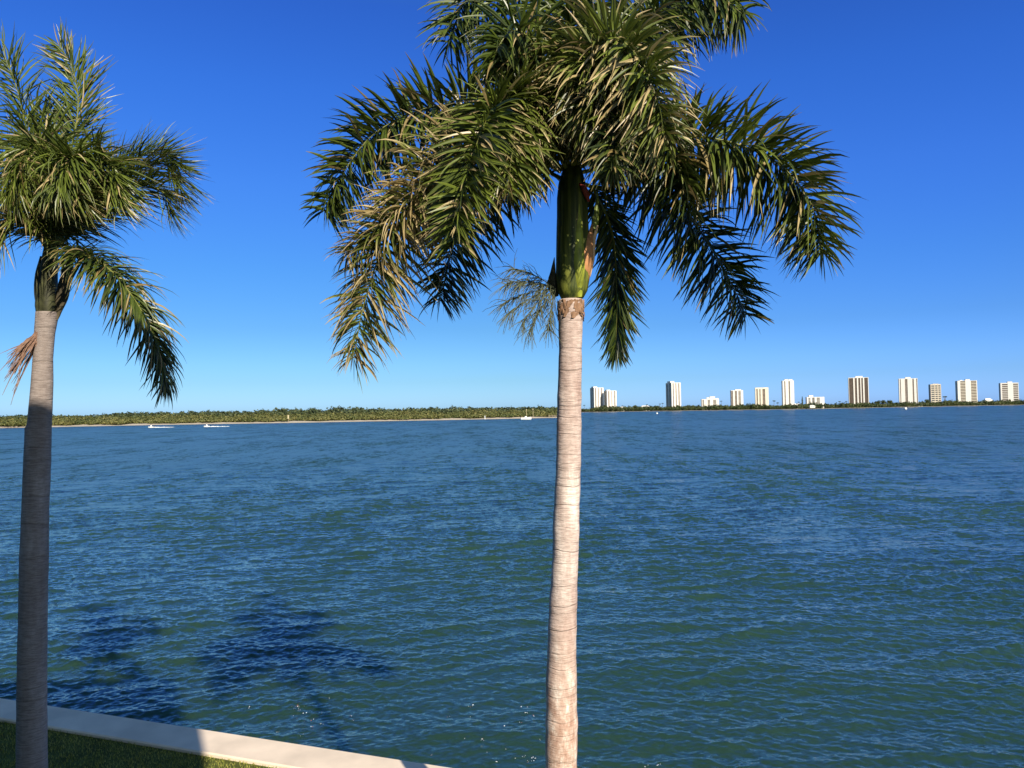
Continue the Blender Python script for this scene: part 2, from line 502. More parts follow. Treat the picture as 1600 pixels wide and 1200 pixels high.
mb.add(vs, [(i, i + 1, k + i + 1, k + i) for i in range(k - 1)] + [(k - 1, 0, k, 2 * k - 1)])
mb.build('cap', M['concrete'], sw)
mb = MB()
for a, b in ((-45, 60),):
    vs = [wall_pt(a, -0.12, CAPZ - 0.215), wall_pt(b, -0.12, CAPZ - 0.215), wall_pt(b, -0.12, -1.5), wall_pt(a, -0.12, -1.5),
          wall_pt(a, -0.42, CAPZ - 0.215), wall_pt(b, -0.42, CAPZ - 0.215), wall_pt(b, -0.42, -1.5), wall_pt(a, -0.42, -1.5)]
    mb.add(vs, [(0, 1, 2, 3), (5, 4, 7, 6), (1, 5, 6, 2), (4, 0, 3, 7)])
mb.build('wall_face', M['wallface'], sw)
mb = MB()
g0 = [wall_pt(-45, -cap_w + 0.005, LAWNZ), wall_pt(60, -cap_w + 0.005, LAWNZ)]
p = Vector(g0[1]) - wn * 60; q = Vector(g0[0]) - wn * 60
mb.add(g0 + [tuple(p), tuple(q)], [(0, 1, 2, 3)])
mb.f = [f[::-1] for f in mb.f] if (Vector(g0[1]) - Vector(g0[0])).cross(p - Vector(g0[0])).z < 0 else mb.f
lawn = mb.build('lawn', M['soil']); tag(lawn, 'strip of lawn ground behind the seawall', 'lawn', kind='structure')
mb = MB()
cnt = 0
for i in range(52000):
    s = random.uniform(-3.5, 8.0); o = random.uniform(0.0, 3.6)
    px_, py_, _ = wall_pt(s, -cap_w - o, 0)
    n = pnoise(Vector((px_ * 0.9, py_ * 0.9, 0))) * .5 + .5
    h = random.uniform(0.02, 0.05); an = random.uniform(0, 6.28); le = random.uniform(-0.02, 0.02)
    c, s_ = math.cos(an) * 0.005, math.sin(an) * 0.005
    t = min(1, max(0, n * 0.6 + random.uniform(-0.2, 0.5)))
    mb.add([(px_ - c, py_ - s_, LAWNZ), (px_ + c, py_ + s_, LAWNZ), (px_ + le, py_ + random.uniform(-.02, .02), LAWNZ + h)], [(0, 1, 2)], 0, [(t, 0, 0)] * 3)
tag(mb.build('grass', M['grass']), 'short lawn grass along the seawall', 'grass', kind='stuff')

# ------------------------------------------------------------------ the building the photo is taken from (its shadow falls on lawn and water)
edge = ground(320, 1172, CAPZ)
h2 = Vector((math.sin(SUN_AZ), -math.cos(SUN_AZ), 0))
by = -1.5
bx = edge.x + h2.x * (by - edge.y) / h2.y
ROOF = 13.6
bld = empty('apartment_building', (bx - 14, by - 6, LAWNZ), 'pale apartment block at the viewpoint whose shadow darkens lawn and water at lower left', 'building')
mb = MB(); mb.box((bx - 14, by - 6, (ROOF + LAWNZ) / 2), (28, 12, ROOF - LAWNZ)); mb.build('wall', M['cream'], bld)
mb = MB(); mb.box((bx - 14, by - 6, ROOF + 0.05), (27.6, 11.6, 0.1)); mb.build('roof', M['roofgrey'], bld)
for fl in range(4):
    zf = LAWNZ + 0.4 + fl * 3.0
    for i in range(6):
        xw = bx - 2.6 - i * 4.5
        mb = MB(); mb.box((xw, by + 0.01, zf + 1.35), (1.9, 0.08, 1.5)); wi = mb.build('window', M['glassdark'], bld)
        mb = MB()
        for dx, dz, sx_, sz_ in ((0, 0.79, 2.06, 0.08), (0, -0.79, 2.06, 0.08), (-0.99, 0, 0.08, 1.5), (0.99, 0, 0.08, 1.5)):
            mb.box((xw + dx, by + 0.03, zf + 1.35 + dz), (sx_, 0.12, sz_))
        mb.build('frame', M['white'], wi)
mb = MB(); mb.box((bx - 14.6, by + 0.95, CAMZ - 1.7), (26.4, 1.9, 0.2)); mb.build('walkway_slab', M['slab'], bld)
mb = MB()
for i in range(89):
    mb.box((bx - 27.6 + i * 0.295, by + 1.84, CAMZ - 1.07), (0.02, 0.02, 1.0))
mb.box((bx - 14.6, by + 1.84, CAMZ - 0.55), (26.3, 0.05, 0.04)); mb.build('railing', M['white'], bld)

# ------------------------------------------------------------------ palms
def catmull(pts, n):
    P = [pts[0] * 2 - pts[1]] + pts + [pts[-1] * 2 - pts[-2]]
    out = []
    for i in range(1, len(P) - 2):
        for k in range(n):
            t = k / n
            a, b, c, d = P[i - 1], P[i], P[i + 1], P[i + 2]
            out.append(0.5 * ((2 * b) + (c - a) * t + (2 * a - 5 * b + 4 * c - d) * t * t + (3 * b - a - 3 * c + d) * t ** 3))
    out.append(P[-2].copy())
    return out

def resample(pts, n):
    L = [0]
    for a, b in zip(pts, pts[1:]): L.append(L[-1] + (b - a).length)
    out = []; j = 0
    for i in range(n + 1):
        s = L[-1] * i / n
        while j < len(L) - 2 and L[j + 1] < s: j += 1
        f = (s - L[j]) / max(1e-6, L[j + 1] - L[j])
        out.append(pts[j].lerp(pts[j + 1], min(1, max(0, f))))
    return out, L[-1]

WIND = Vector((0, 0, 0))
def frond(parent, pts, L=0.62, W=0.042, n=62, droop=0.5, dry=0.25, tipdry=0.4, bare=0.07, elev=(-72, 66), wind=(0, 0, 0), curl=0.0, base_r=0.022, name='frond', ang=(88, 60), sides=(1, -1), skip=0.0, label=None, mat='frond', bright=0.5, dens=4.0):
    n = int(n * dens); W *= 0.82; L *= 1.15
    curve, total = resample(catmull(pts, 14), 60)
    wind = Vector(wind)
    mb = MB()
    rad = [base_r * (1 - 0.86 * (i / 60) ** 0.8) for i in range(61)]
    mb.tube(curve, rad, 6, 1)
    T = (curve[1] - curve[0]).normalized()
    ref = Vector((0, 0, 1)) if abs(T.z) < 0.9 else Vector((0, -1, 0))
    U = (ref - T * ref.dot(T)).normalized()
    frames = []
    for i in range(61):
        T = (curve[min(i + 1, 60)] - curve[max(i - 1, 0)]).normalized()
        U = (U - T * U.dot(T)).normalized()
        frames.append((curve[i], T, U.copy(), T.cross(U)))
    for i in range(n):
        t = bare + (1 - bare) * (i + 0.5) / n
        for side in sides:
            if random.random() < skip: continue
            tt = min(0.999, max(0, t + random.uniform(-0.4, 0.4) / n)) * 60
            j = int(tt); f = tt - j
            P = frames[j][0].lerp(frames[j + 1][0], f); T, U, S = frames[j][1:]
            prof = min(1.0, 0.55 + 1.6 * (t - bare)) * (1.0 if t < 0.6 else 1.0 - 0.5 * ((t - 0.6) / 0.4) ** 2)
            ll = L * prof * random.uniform(0.82, 1.12)
            a = R(ang[0] + (ang[1] - ang[0]) * t + random.gauss(0, 11))
            e = R(random.choice((elev[0], elev[0] * .3 + elev[1] * .7, elev[0] * .7 + elev[1] * .3, elev[1])) + random.gauss(0, 15))
            d = T * math.cos(a) + (S * side * math.cos(e) + U * math.sin(e)) * math.sin(a)
            d.normalize()
            if e > R(40): ll *= 0.74
            wv = W * random.uniform(0.7, 1.15) * (0.65 + 0.35 * prof)
            dr = droop * random.uniform(0.55, 1.5)
            if random.random() < 0.12: dr *= 2.2
            ns = 6
            p = P.copy()
            nrm0 = (U - d * U.dot(d))
            if nrm0.length < 0.2: nrm0 = S - d * S.dot(d)
            nrm0.normalize()
            nrm0 = (nrm0 + S * random.uniform(-0.5, 0.5) + T * random.uniform(-0.5, 0.5))
            vs = []; tn = []
            isdry = 1.0 if random.random() < dry * 0.45 else 0.0
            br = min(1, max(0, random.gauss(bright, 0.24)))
            td = random.uniform(0.3, 1.0) * tipdry * (1.0 if random.random() < 0.2 + dry else 0.2)
            for k in range(ns + 1):
                q = k / ns
                nn = (nrm0 - d * nrm0.dot(d)).normalized()
                b = d.cross(nn)
                ww = wv * (0.35 + 0.65 * min(1, q * 4)) * (1 - q ** 2.4) * 0.5 + 0.0008
                vs += [tuple(p + b * ww + nn * ww * 0.45), tuple(p), tuple(p - b * ww + nn * ww * 0.45)]
                dd = max(isdry * 0.85, min(1, max(0, (q - (1 - td)) / 0.25)) if td > 0 else 0)
                dd = min(1, dd + 0.25 * dry * q)
                tn += [(dd, br, q)] * 3
                d = (d + Vector((0, 0, -1)) * dr * (0.12 + 0.5 * q) * 0.55 + wind * (0.2 + q) * 0.35)
                if curl: d += Vector((random.uniform(-1, 1), random.uniform(-1, 1), random.uniform(-1, 1))) * curl
                d.normalize()
                p = p + d * (ll / ns)
            fs = []
            for k in range(ns):
                o = k * 3
                fs += [(o, o + 1, o + 4, o + 3), (o + 1, o + 2, o + 5, o + 4)]
            mb.add(vs, fs, 0, tn)
    ob = mb.build(name, [M[mat], M['rachis']], parent)
    if label: ob['label'] = label
    return ob

def stem(parent, rows, y, base_z, mat, name='trunk', flare=1.25, seg=28, rough=0.004, ringy=0.006):
    """rows: (py, left px, right px) top to bottom; carried on down to the ground"""
    P = []; Rd = []
    for py, l, r in rows:
        a, b = at(l, py, y), at(r, py, y)
        P.append((a + b) / 2); Rd.append((b - a).length / 2)
    d = (P[-1] - P[-2]) / (P[-2].z - P[-1].z)
    last = P[-1]; rl = Rd[-1]
    dz = last.z - base_z
    for f in (0.35, 0.7, 0.9, 1.0, 1.03):
        P.append(Vector((last.x + d.x * dz * f * 0.5, last.y, last.z - dz * f)))
        Rd.append(rl * (1 + (flare - 1) * f ** 2))
    mb = MB(); ring = []
    fine, tot = resample(P, int((P[0] - P[-1]).length / 0.02))
    zs = [p.z for p in P][::-1]; rr = Rd[::-1]
    for i, p in enumerate(fine):
        r = float(np.interp(p.z, zs, rr)) * (1 + ringy / 0.15 * pnoise(Vector((0, 3.3, p.z * 9))))
        for k in range(seg):
            an = 2 * math.pi * k / seg
            q = 1 + rough / 0.15 * pnoise(Vector((math.cos(an) * 1.5, math.sin(an) * 1.5, p.z * 6)))
            ring.append((p.x + r * q * math.cos(an), p.y + r * q * math.sin(an), p.z))
    fs = []
    for i in range(len(fine) - 1):
        for k in range(seg):
            k2 = (k + 1) % seg
            fs.append((i * seg + k2, i * seg + k, (i + 1) * seg + k, (i + 1) * seg + k2))
    fs.append(tuple(range(seg)))
    mb.add(ring, fs)
    return mb.build(name, mat, parent, True)

# --- the palm in the middle
PY = 7.4
g = at(877, 1200, PY)
palm = empty('palm_tree', (g.x, PY, LAWNZ), 'sunlit palm with pink grey ringed trunk and bright green crownshaft in front of the water', 'palm tree', 'palms on the lawn')
rowsC = [(468, 874, 910), (474, 871.5, 912), (495, 872.5, 911), (545, 873.5, 909), (590, 872, 909), (636, 870.4, 908.4), (680, 869.5, 908), (715, 869, 907.8), (760, 867.3, 906.6), (800, 864.5, 905.4),
         (867, 863, 904), (905, 861, 902), (940, 858, 902), (1000, 856, 900.5), (1067, 853.3, 900.7), (1133, 852.2, 902.6), (1200, 852.2, 901.8)]
stem(palm, rowsC, PY, LAWNZ, M['trunk'])

def P(*t):
    return [at(x, y, PY + dy) for x, y, dy in t]

# crownshaft: overlapping leaf bases, swollen below
def shaft(parent, rows, y, seed, mat):
    mb = MB(); seg = 40; vs = []
    C = []
    for py, l, r in rows:
        a, b = at(l, py, y), at(r, py, y); C.append(((a + b) / 2, (b - a).length / 2))
    fine = 40
    zs = [c[0].z for c in C][::-1]; rr = [c[1] for c in C][::-1]; xs = [c[0].x for c in C][::-1]
    for i in range(fine + 1):
        z = zs[-1] + (zs[0] - zs[-1]) * i / fine
        r = float(np.interp(z, zs, rr)); x = float(np.interp(z, zs, xs))
        for k in range(seg):
            an = 2 * math.pi * k / seg
            ed = 1 + 0.05 * math.sin(3 * an + seed + i * 0.05) + 0.025 * pnoise(Vector((math.cos(an) * 3, math.sin(an) * 3 + seed, z * 2)))
            if math.sin(5 * an + seed + i * 0.03) > 0.93: ed -= 0.05
            vs.append((x + r * ed * math.cos(an), y + r * ed * math.sin(an), z))
    fs = [(i * seg + (k + 1) % seg, i * seg + k, (i + 1) * seg + k, (i + 1) * seg + (k + 1) % seg) for i in range(fine) for k in range(seg)]
    fs += [tuple(range(seg - 1, -1, -1))[::-1], tuple(fine * seg + k for k in range(seg))[::-1]]
    mb.add(vs, fs)
    return mb.build('crownshaft', mat, parent, True)
shaft(palm, [(262, 880, 908), (285, 872, 914), (310, 869, 917), (340, 869, 918), (390, 867.5, 920), (430, 867, 921), (455, 870, 917), (466, 876, 911), (471, 882, 905)], PY, 0.6, M['shaft'])

def blade_shell(parent, name, pts, widths, mat, cup=0.35, facing=(0, -1, 0), thick=0.006, nu=6):
    """a curved strip of sheath: pts down its middle, with its own thickness"""
    mb = MB(); cv, _ = resample(catmull(pts, 8), 16)
    rows = []
    for i, p in enumerate(cv):
        T = (cv[min(i + 1, 16)] - cv[max(i - 1, 0)]).normalized()
        Fv = Vector(facing); Fv = (Fv - T * Fv.dot(T)).normalized(); B = T.cross(Fv)
        w_ = float(np.interp(i / 16, np.linspace(0, 1, len(widths)), widths)) * (1 + 0.12 * pnoise(Vector((i * .7, 3, 1))))
        rows.append([p + B * w_ * u - Fv * cup * w_ * (u * u) * 1.6 for u in np.linspace(-0.5, 0.5, nu + 1)])
    vs = [tuple(q) for r_ in rows for q in r_] + [tuple(q - Vector(facing) * thick) for r_ in rows for q in r_]
    n1 = nu + 1; o = 17 * n1; fs = []
    for i in range(16):
        for k in range(nu):
            a = i * n1 + k
            fs += [(a, a + 1, a + n1 + 1, a + n1), (o + a + n1, o + a + n1 + 1, o + a + 1, o + a)]
        a, b = i * n1, i * n1 + nu
        fs += [(a, a + n1, o + a + n1, o + a), (b + n1, b, o + b, o + b + n1)]
    mb.add(vs, fs)
    return mb.build(name, mat, parent, True)
blade_shell(palm, 'leaf_sheath', P((926, 350, -0.02), (922, 380, -0.08), (919, 410, -0.12), (917, 445, -0.06)), [0.02, 0.10, 0.14, 0.03], M['sheath'], 0.3, (0.5, -0.86, 0))['label'] = 'torn orange brown leaf sheath'
blade_shell(palm, 'leaf_sheath', P((934, 352, 0.02), (929, 375, 0.0), (926, 405, 0.0), (922, 432, 0.02)), [0.02, 0.05, 0.075, 0.02], plain('sheath_tan', (0.62, 0.42, 0.26), 0.7, 0.3, 11), 0.4, (0.6, -0.8, 0))['label'] = 'curled tan edge of a torn sheath'
blade_shell(palm, 'lit_leaf_base', P((903, 318, -0.13), (904, 370, -0.155), (905, 420, -0.17), (906, 464, -0.10)), [0.05, 0.10, 0.13, 0.05], plain('lit_sheath', (0.26, 0.29, 0.035), 0.5, 0.4, 7), 0.5, (0.15, -1, 0))  # shaft's sunlit right side, put in as a strip of brighter colour
blade_shell(palm, 'spathe', P((934, 296, 0.1), (933, 330, 0.08), (928, 365, 0.06), (922, 395, 0.05)), [0.01, 0.055, 0.085, 0.05], plain('spathe_green', (0.16, 0.20, 0.04), 0.5, 0.25, 9), 0.5, (0.3, -0.95, 0))
blade_shell(palm, 'leaf_sheath', P((866, 402, -0.02), (864, 420, -0.02), (862, 445, 0.0), (868, 464, 0.0)), [0.004, 0.05, 0.11, 0.06], M['spathe'], 0.4, (-0.4, -0.9, 0))['label'] = 'dark pointed sheath stub'
blade_shell(palm, 'fruit_stub', P((906, 286, -0.12), (912, 292, -0.14), (917, 303, -0.12), (920, 315, -0.10)), [0.02, 0.06, 0.06, 0.02], M['red'], 0.4, (0.2, -1, 0))
# frayed fibre collar under the crownshaft
mb = MB()
cc = at(892, 474, PY)
for i in range(90):
    an = random.uniform(0, 6.283); r_ = 0.122
    z0 = cc.z + random.uniform(-0.12, 0.03)
    hgt = random.uniform(0.03, 0.10); wd_ = random.uniform(0.01, 0.035); out = random.uniform(0.002, 0.014)
    t_ = Vector((-math.sin(an), math.cos(an), 0)); n_ = Vector((math.cos(an), math.sin(an), 0))
    b0 = Vector((cc.x, PY, z0)) + n_ * r_
    sl = random.uniform(-0.05, 0.05)
    tip = b0 + n_ * out - Vector((0, 0, hgt)) + t_ * sl
    mb.add([tuple(b0 - t_ * wd_), tuple(b0 + t_ * wd_), tuple(tip + t_ * wd_ * .4), tuple(tip - t_ * wd_ * .5), tuple(b0 + n_ * 0.012 + Vector((0, 0, .01)))], [(0, 1, 2, 3), (0, 4, 1), (1, 4, 2), (4, 3, 2), (4, 0, 3)])
mb.build('fibre_collar', M['fibre'], palm)

# the broom of flower strands at left
def broom(parent, root, dirs, seed):
    rs = random.Random(seed); mb = MB()
    for d, ln in dirs:
        d = Vector(d).normalized(); pts = [root.copy()]
        p = root.copy(); dd = d.copy()
        for k in range(9):
            dd = (dd + Vector((0, 0, -0.07))).normalized(); p = p + dd * ln / 9; pts.append(p.copy())
        mb.tube(pts, [0.006 * (1 - i / 12) for i in range(10)], 4)
        for k in range(72):
            j = rs.randint(1, 9); q = pts[j] if j == 9 else pts[j].lerp(pts[j + 1] if j < 9 else pts[j], rs.random())
            sd_ = (dd + Vector((rs.uniform(-1, 1), rs.uniform(-0.9, 0.9), rs.uniform(-1, 0.9))) * 0.95).normalized()
            l2 = rs.uniform(0.10, 0.26); pp = [q.copy()]; x = q.copy()
            for i in range(5):
                sd_ = (sd_ + Vector((rs.uniform(-.2, .2), rs.uniform(-.2, .2), -0.16 + rs.uniform(-.2, .2)))).normalized()
                x = x + sd_ * l2 / 5; pp.append(x.copy())
            mb.tube(pp, [0.0038, 0.0035, 0.003, 0.0026, 0.0021, 0.0014], 3, 0, False)
    return mb.build('flower_stalk', M['strand'], parent)
broom(palm, at(868, 452, PY - 0.02), [((-1, -.1, 0.95), .46), ((-1, -.25, .45), .5), ((-1, .1, .1), .54), ((-.9, -.2, -.15), .54), ((-.6, .1, -.6), .46), ((-.8, -.4, -.45), .5), ((-.25, 0, -.9), .4), ((-.9, .3, .6), .46)], 4)

# fronds: (pixel x, pixel y, metres behind the trunk) along each stem
F = []
def fr(*pts, **kw): frond(palm, P(*pts), **kw)
# back-most first; low bright puts the crown's inner shade into the leaf colour
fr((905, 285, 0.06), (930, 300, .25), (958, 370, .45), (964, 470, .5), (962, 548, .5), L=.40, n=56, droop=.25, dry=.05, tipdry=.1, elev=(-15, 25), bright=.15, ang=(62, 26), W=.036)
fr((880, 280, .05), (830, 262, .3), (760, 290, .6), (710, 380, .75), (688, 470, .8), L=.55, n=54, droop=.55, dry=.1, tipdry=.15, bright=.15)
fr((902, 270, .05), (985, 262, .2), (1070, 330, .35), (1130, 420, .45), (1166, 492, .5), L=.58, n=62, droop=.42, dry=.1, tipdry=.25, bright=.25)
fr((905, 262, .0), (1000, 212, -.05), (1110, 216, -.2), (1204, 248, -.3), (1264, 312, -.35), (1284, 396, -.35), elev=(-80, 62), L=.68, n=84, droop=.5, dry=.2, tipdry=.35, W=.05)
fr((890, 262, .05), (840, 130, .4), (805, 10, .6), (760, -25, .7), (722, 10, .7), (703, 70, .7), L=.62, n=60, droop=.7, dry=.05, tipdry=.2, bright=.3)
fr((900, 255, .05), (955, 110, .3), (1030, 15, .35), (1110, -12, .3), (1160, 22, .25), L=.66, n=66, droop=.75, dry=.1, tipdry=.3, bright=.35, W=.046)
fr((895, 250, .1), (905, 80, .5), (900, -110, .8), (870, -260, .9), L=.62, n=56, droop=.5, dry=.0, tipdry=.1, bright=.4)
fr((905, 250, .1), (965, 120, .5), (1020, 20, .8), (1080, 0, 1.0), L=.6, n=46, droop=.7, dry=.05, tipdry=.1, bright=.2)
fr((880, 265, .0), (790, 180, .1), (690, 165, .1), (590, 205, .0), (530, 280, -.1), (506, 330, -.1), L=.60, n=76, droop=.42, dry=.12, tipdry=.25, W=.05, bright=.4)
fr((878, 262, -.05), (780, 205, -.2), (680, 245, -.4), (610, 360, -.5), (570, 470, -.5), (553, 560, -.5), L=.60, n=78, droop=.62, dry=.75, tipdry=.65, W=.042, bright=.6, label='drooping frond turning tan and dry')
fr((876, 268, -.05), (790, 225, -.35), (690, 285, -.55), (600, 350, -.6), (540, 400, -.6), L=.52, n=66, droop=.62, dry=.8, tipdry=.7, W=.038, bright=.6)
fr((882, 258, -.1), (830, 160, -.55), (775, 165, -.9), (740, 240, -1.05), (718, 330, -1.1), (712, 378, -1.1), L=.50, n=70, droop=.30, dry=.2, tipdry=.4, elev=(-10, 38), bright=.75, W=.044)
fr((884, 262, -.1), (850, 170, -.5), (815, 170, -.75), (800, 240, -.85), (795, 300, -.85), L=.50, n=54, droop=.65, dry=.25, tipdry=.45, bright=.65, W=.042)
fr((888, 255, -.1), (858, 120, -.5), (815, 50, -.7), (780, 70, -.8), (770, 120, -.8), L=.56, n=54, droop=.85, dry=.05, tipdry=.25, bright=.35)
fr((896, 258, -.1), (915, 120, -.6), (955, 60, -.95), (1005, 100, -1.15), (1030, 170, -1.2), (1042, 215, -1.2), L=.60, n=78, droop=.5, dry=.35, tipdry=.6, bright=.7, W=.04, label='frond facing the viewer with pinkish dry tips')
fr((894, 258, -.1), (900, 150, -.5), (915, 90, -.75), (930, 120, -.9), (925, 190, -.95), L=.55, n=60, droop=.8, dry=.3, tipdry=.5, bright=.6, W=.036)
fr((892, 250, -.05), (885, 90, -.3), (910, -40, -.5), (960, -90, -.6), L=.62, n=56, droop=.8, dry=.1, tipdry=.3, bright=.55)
fr((900, 258, -.05), (922, 175, -.5), (948, 165, -.85), (962, 215, -1.05), (958, 262, -1.15), L=.42, n=50, droop=.75, dry=.3, tipdry=.4, bright=.25, W=.036)  # frond added in front to shade the crownshaft
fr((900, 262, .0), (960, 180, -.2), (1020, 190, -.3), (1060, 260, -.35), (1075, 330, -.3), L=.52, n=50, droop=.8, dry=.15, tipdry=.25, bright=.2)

# --- the palm at the left
LY = 9.0
g = at(50, 1200, LY)
palm2 = empty('palm_tree', (g.x, LY, LAWNZ), 'windblown palm at the photo left edge with grey shaded trunk rising beside the seawall', 'palm tree', 'palms on the lawn')
rowsL = [(488, 58, 90), (500, 57, 88), (520, 55.5, 84), (560, 53, 81), (600, 50.5, 81), (640, 47, 79.5), (664, 44.5, 78.5), (668, 42, 78), (730, 39, 77), (800, 36.5, 73.8), (885, 33, 73), (950, 32, 71.6), (1025, 30, 70.6), (1100, 29, 70.6), (1200, 28.4, 71.4)]
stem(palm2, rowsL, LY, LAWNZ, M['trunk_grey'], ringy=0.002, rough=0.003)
def PL(*t): return [at(x, y, LY + dy) for x, y, dy in t]
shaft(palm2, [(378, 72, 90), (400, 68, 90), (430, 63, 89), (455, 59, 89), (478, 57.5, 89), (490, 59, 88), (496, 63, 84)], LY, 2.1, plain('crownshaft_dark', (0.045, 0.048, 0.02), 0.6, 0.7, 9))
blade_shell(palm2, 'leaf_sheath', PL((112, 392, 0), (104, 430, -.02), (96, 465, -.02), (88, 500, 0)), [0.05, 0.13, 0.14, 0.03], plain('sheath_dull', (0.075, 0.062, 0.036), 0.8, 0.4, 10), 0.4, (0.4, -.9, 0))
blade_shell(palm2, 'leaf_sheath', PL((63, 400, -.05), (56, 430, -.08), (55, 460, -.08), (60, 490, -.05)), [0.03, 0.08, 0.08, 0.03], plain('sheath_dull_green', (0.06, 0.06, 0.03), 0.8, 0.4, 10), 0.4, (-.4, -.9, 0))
# hanging dead broom at left
mb = MB(); rs = random.Random(8); root = at(58, 520, LY - .1)
for i in range(70):
    end = at(8 + rs.gauss(0, 10), 612 + rs.gauss(0, 14) - abs(rs.gauss(0, 26)), LY - .15 + rs.uniform(-.12, .12))
    f = rs.uniform(.55, 1.0); end = root.lerp(end, f)
    mid = root.lerp(end, .5) + Vector((rs.uniform(-.05, .05), rs.uniform(-.05, .05), rs.uniform(-.02, .04)))
    cv, _ = resample(catmull([root + Vector((rs.uniform(-.02, .02), 0, rs.uniform(-.12, .02))), mid, end], 4), 6)
    mb.tube(cv, [0.008, .008, .007, .006, .005, .004, .002], 3, 0, False)
mb.build('dead_flower_stalk', plain('dead_stalk', (0.20, 0.12, 0.085), 0.9, 0.4, 14), palm2)

def fl(*pts, **kw):
    kw.setdefault('wind', (.55, .1, .10)); kw.setdefault('W', .029); kw.setdefault('curl', .13); kw.setdefault('dens', 2.6); kw.setdefault('L', .74); kw.setdefault('ang', (66, 34)); kw.setdefault('elev', (-35, 50))
    frond(palm2, PL(*pts), **kw)
fl((84, 385, 0), (102, 280, .2), (122, 170, .3), (112, 105, .3), (92, 70, .3), L=.55, n=56, droop=.1, dry=.1, tipdry=.2, wind=(-.15, .1, .1), elev=(-15, 25), ang=(72, 30))
fl((80, 385, .1), (50, 250, .4), (30, 150, .5), (5, 90, .5), (-40, 60, .5), L=.55, n=52, droop=.35, dry=.05, tipdry=.15, wind=(-.1, 0, 0))
fl((76, 388, 0), (30, 290, .1), (-20, 240, .1), (-75, 270, .1), (-105, 340, .1), L=.6, n=56, droop=.6, dry=.1, tipdry=.2, wind=(.1, 0, 0))
fl((74, 390, -.1), (30, 330, -.4), (-20, 330, -.6), (-60, 390, -.7), L=.55, n=52, droop=.55, dry=.35, tipdry=.4, wind=(.1, 0, 0))
fl((90, 382, .1), (130, 320, .3), (190, 258, .35), (250, 238, .35), (282, 262, .35), L=.58, n=64, droop=.1, dry=.1, tipdry=.15, wind=(.35, .1, .35), elev=(-30, 50))
fl((92, 384, .05), (150, 325, .15), (212, 268, .15), (262, 258, .15), (286, 305, .15), L=.6, n=58, droop=.3, dry=.15, tipdry=.3, wind=(.4, .1, .1), bright=.5)
fl((92, 384, 0), (140, 340, -.1), (200, 296, -.2), (250, 296, -.2), (268, 335, -.2), L=.55, n=64, droop=.35, dry=.25, tipdry=.4, wind=(.55, 0, -.1), bright=.65)
fl((95, 392, -.1), (128, 396, -.8), (180, 430, -1.1), (230, 502, -1.15), (254, 575, -1.1), (256, 600, -1.1), L=.46, n=84, droop=.85, dry=.15, tipdry=.5, wind=(-.15, 0, 0), curl=.06, elev=(-35, 40), bright=.25, W=.03, bare=.1, dens=3.6)
fl((82, 380, -.1), (85, 290, -.5), (70, 230, -.7), (40, 240, -.85), (22, 310, -.9), L=.6, n=66, droop=.75, dry=.2, tipdry=.3, wind=(.2, 0, 0), bright=.55)
fl((86, 380, -.1), (105, 300, -.5), (115, 250, -.75), (110, 250, -.95), (95, 300, -1.05), L=.6, n=66, droop=.75, dry=.15, tipdry=.2, wind=(.3, 0, 0), bright=.55)
fl((80, 384, -.1), (55, 350, -.5), (15, 345, -.75), (-18, 395, -.85), L=.5, n=54, droop=.6, dry=.35, tipdry=.5, bright=.65, wind=(-.1, 0, 0))
fl((90, 380, -.05), (130, 300, -.3), (160, 250, -.5), (180, 270, -.65), (190, 320, -.7), L=.55, n=60, droop=.5, dry=.2, tipdry=.3, bright=.6)
fl((84, 384, -.15), (90, 330, -.5), (102, 300, -.7), (124, 305, -.85), (138, 325, -.85), L=.5, n=50, droop=.5, dry=.35, tipdry=.4, bright=.6)
fl((80, 382, .1), (60, 260, .5), (70, 190, .7), (100, 180, .9), L=.6, n=52, droop=.5, dry=.05, tipdry=.1, bright=.35)

# ------------------------------------------------------------------ far shores
LS = [(-420, 560), (-200, 548), (0, 541), (240, 588), (440, 588), (680, 612), (800, 640), (868, 662), (890, 690)]
RS = [(840, 1980), (920, 1960), (1080, 1850), (1250, 1760), (1400, 2000), (1600, 2350), (1800, 2500), (2100, 2700)]
def interp(tab, px): return float(np.interp(px, [t[0] for t in tab], [t[1] for t in tab]))

def land(name, tab, depth, mat, mat_sand, label, beach, top, seed, step=8):
    """beach rising from the water, then flat ground behind"""
    xs = np.arange(tab[0][0], tab[-1][0] + 1, step)
    prof = [(-6, -0.6), (0, 0.05), (beach * .5, top * 0.6), (beach, top), (beach * 2.2, top + 0.4), (depth, top + 0.6)]
    vs = []; fs = []; mi = []
    for i, px in enumerate(xs):
        d0 = interp(tab, px) + 7 * pnoise(Vector((px * .02, seed, 0))) + 2.5 * pnoise(Vector((px * .09, seed, 5)))
        k = 0.75 + 0.7 * (pnoise(Vector((px * .025, seed, 9))) + .35)
        for dd, z in prof:
            p = shore_xy(px, d0 + dd); vs.append((p.x, p.y, z * (max(.3, k) if z > 0.1 else 1)))
    n = len(prof); mb = MB()
    mb.v = vs; mb.t = [(0, 0, 0)] * len(vs)
    for i in range(len(xs) - 1):
        for k in range(n - 1):
            mb.f.append((i * n + k, (i + 1) * n + k, (i + 1) * n + k + 1, i * n + k + 1)); mb.mi.append(0 if k < 3 else 1)
    o = mb.build(name, [mat_sand, mat], None, True)
    return tag(o, label, 'shore', kind='structure')
land('island_beach', LS, 900, M['land'], M['sand'], 'low wooded island with a thin pale sand beach across the water at left', 12, 1.1, 1.0)
land('far_shore', RS, 900, M['land'], M['sand'], 'far shore with a thin line of sand below the towers', 10, 0.6, 2.0)

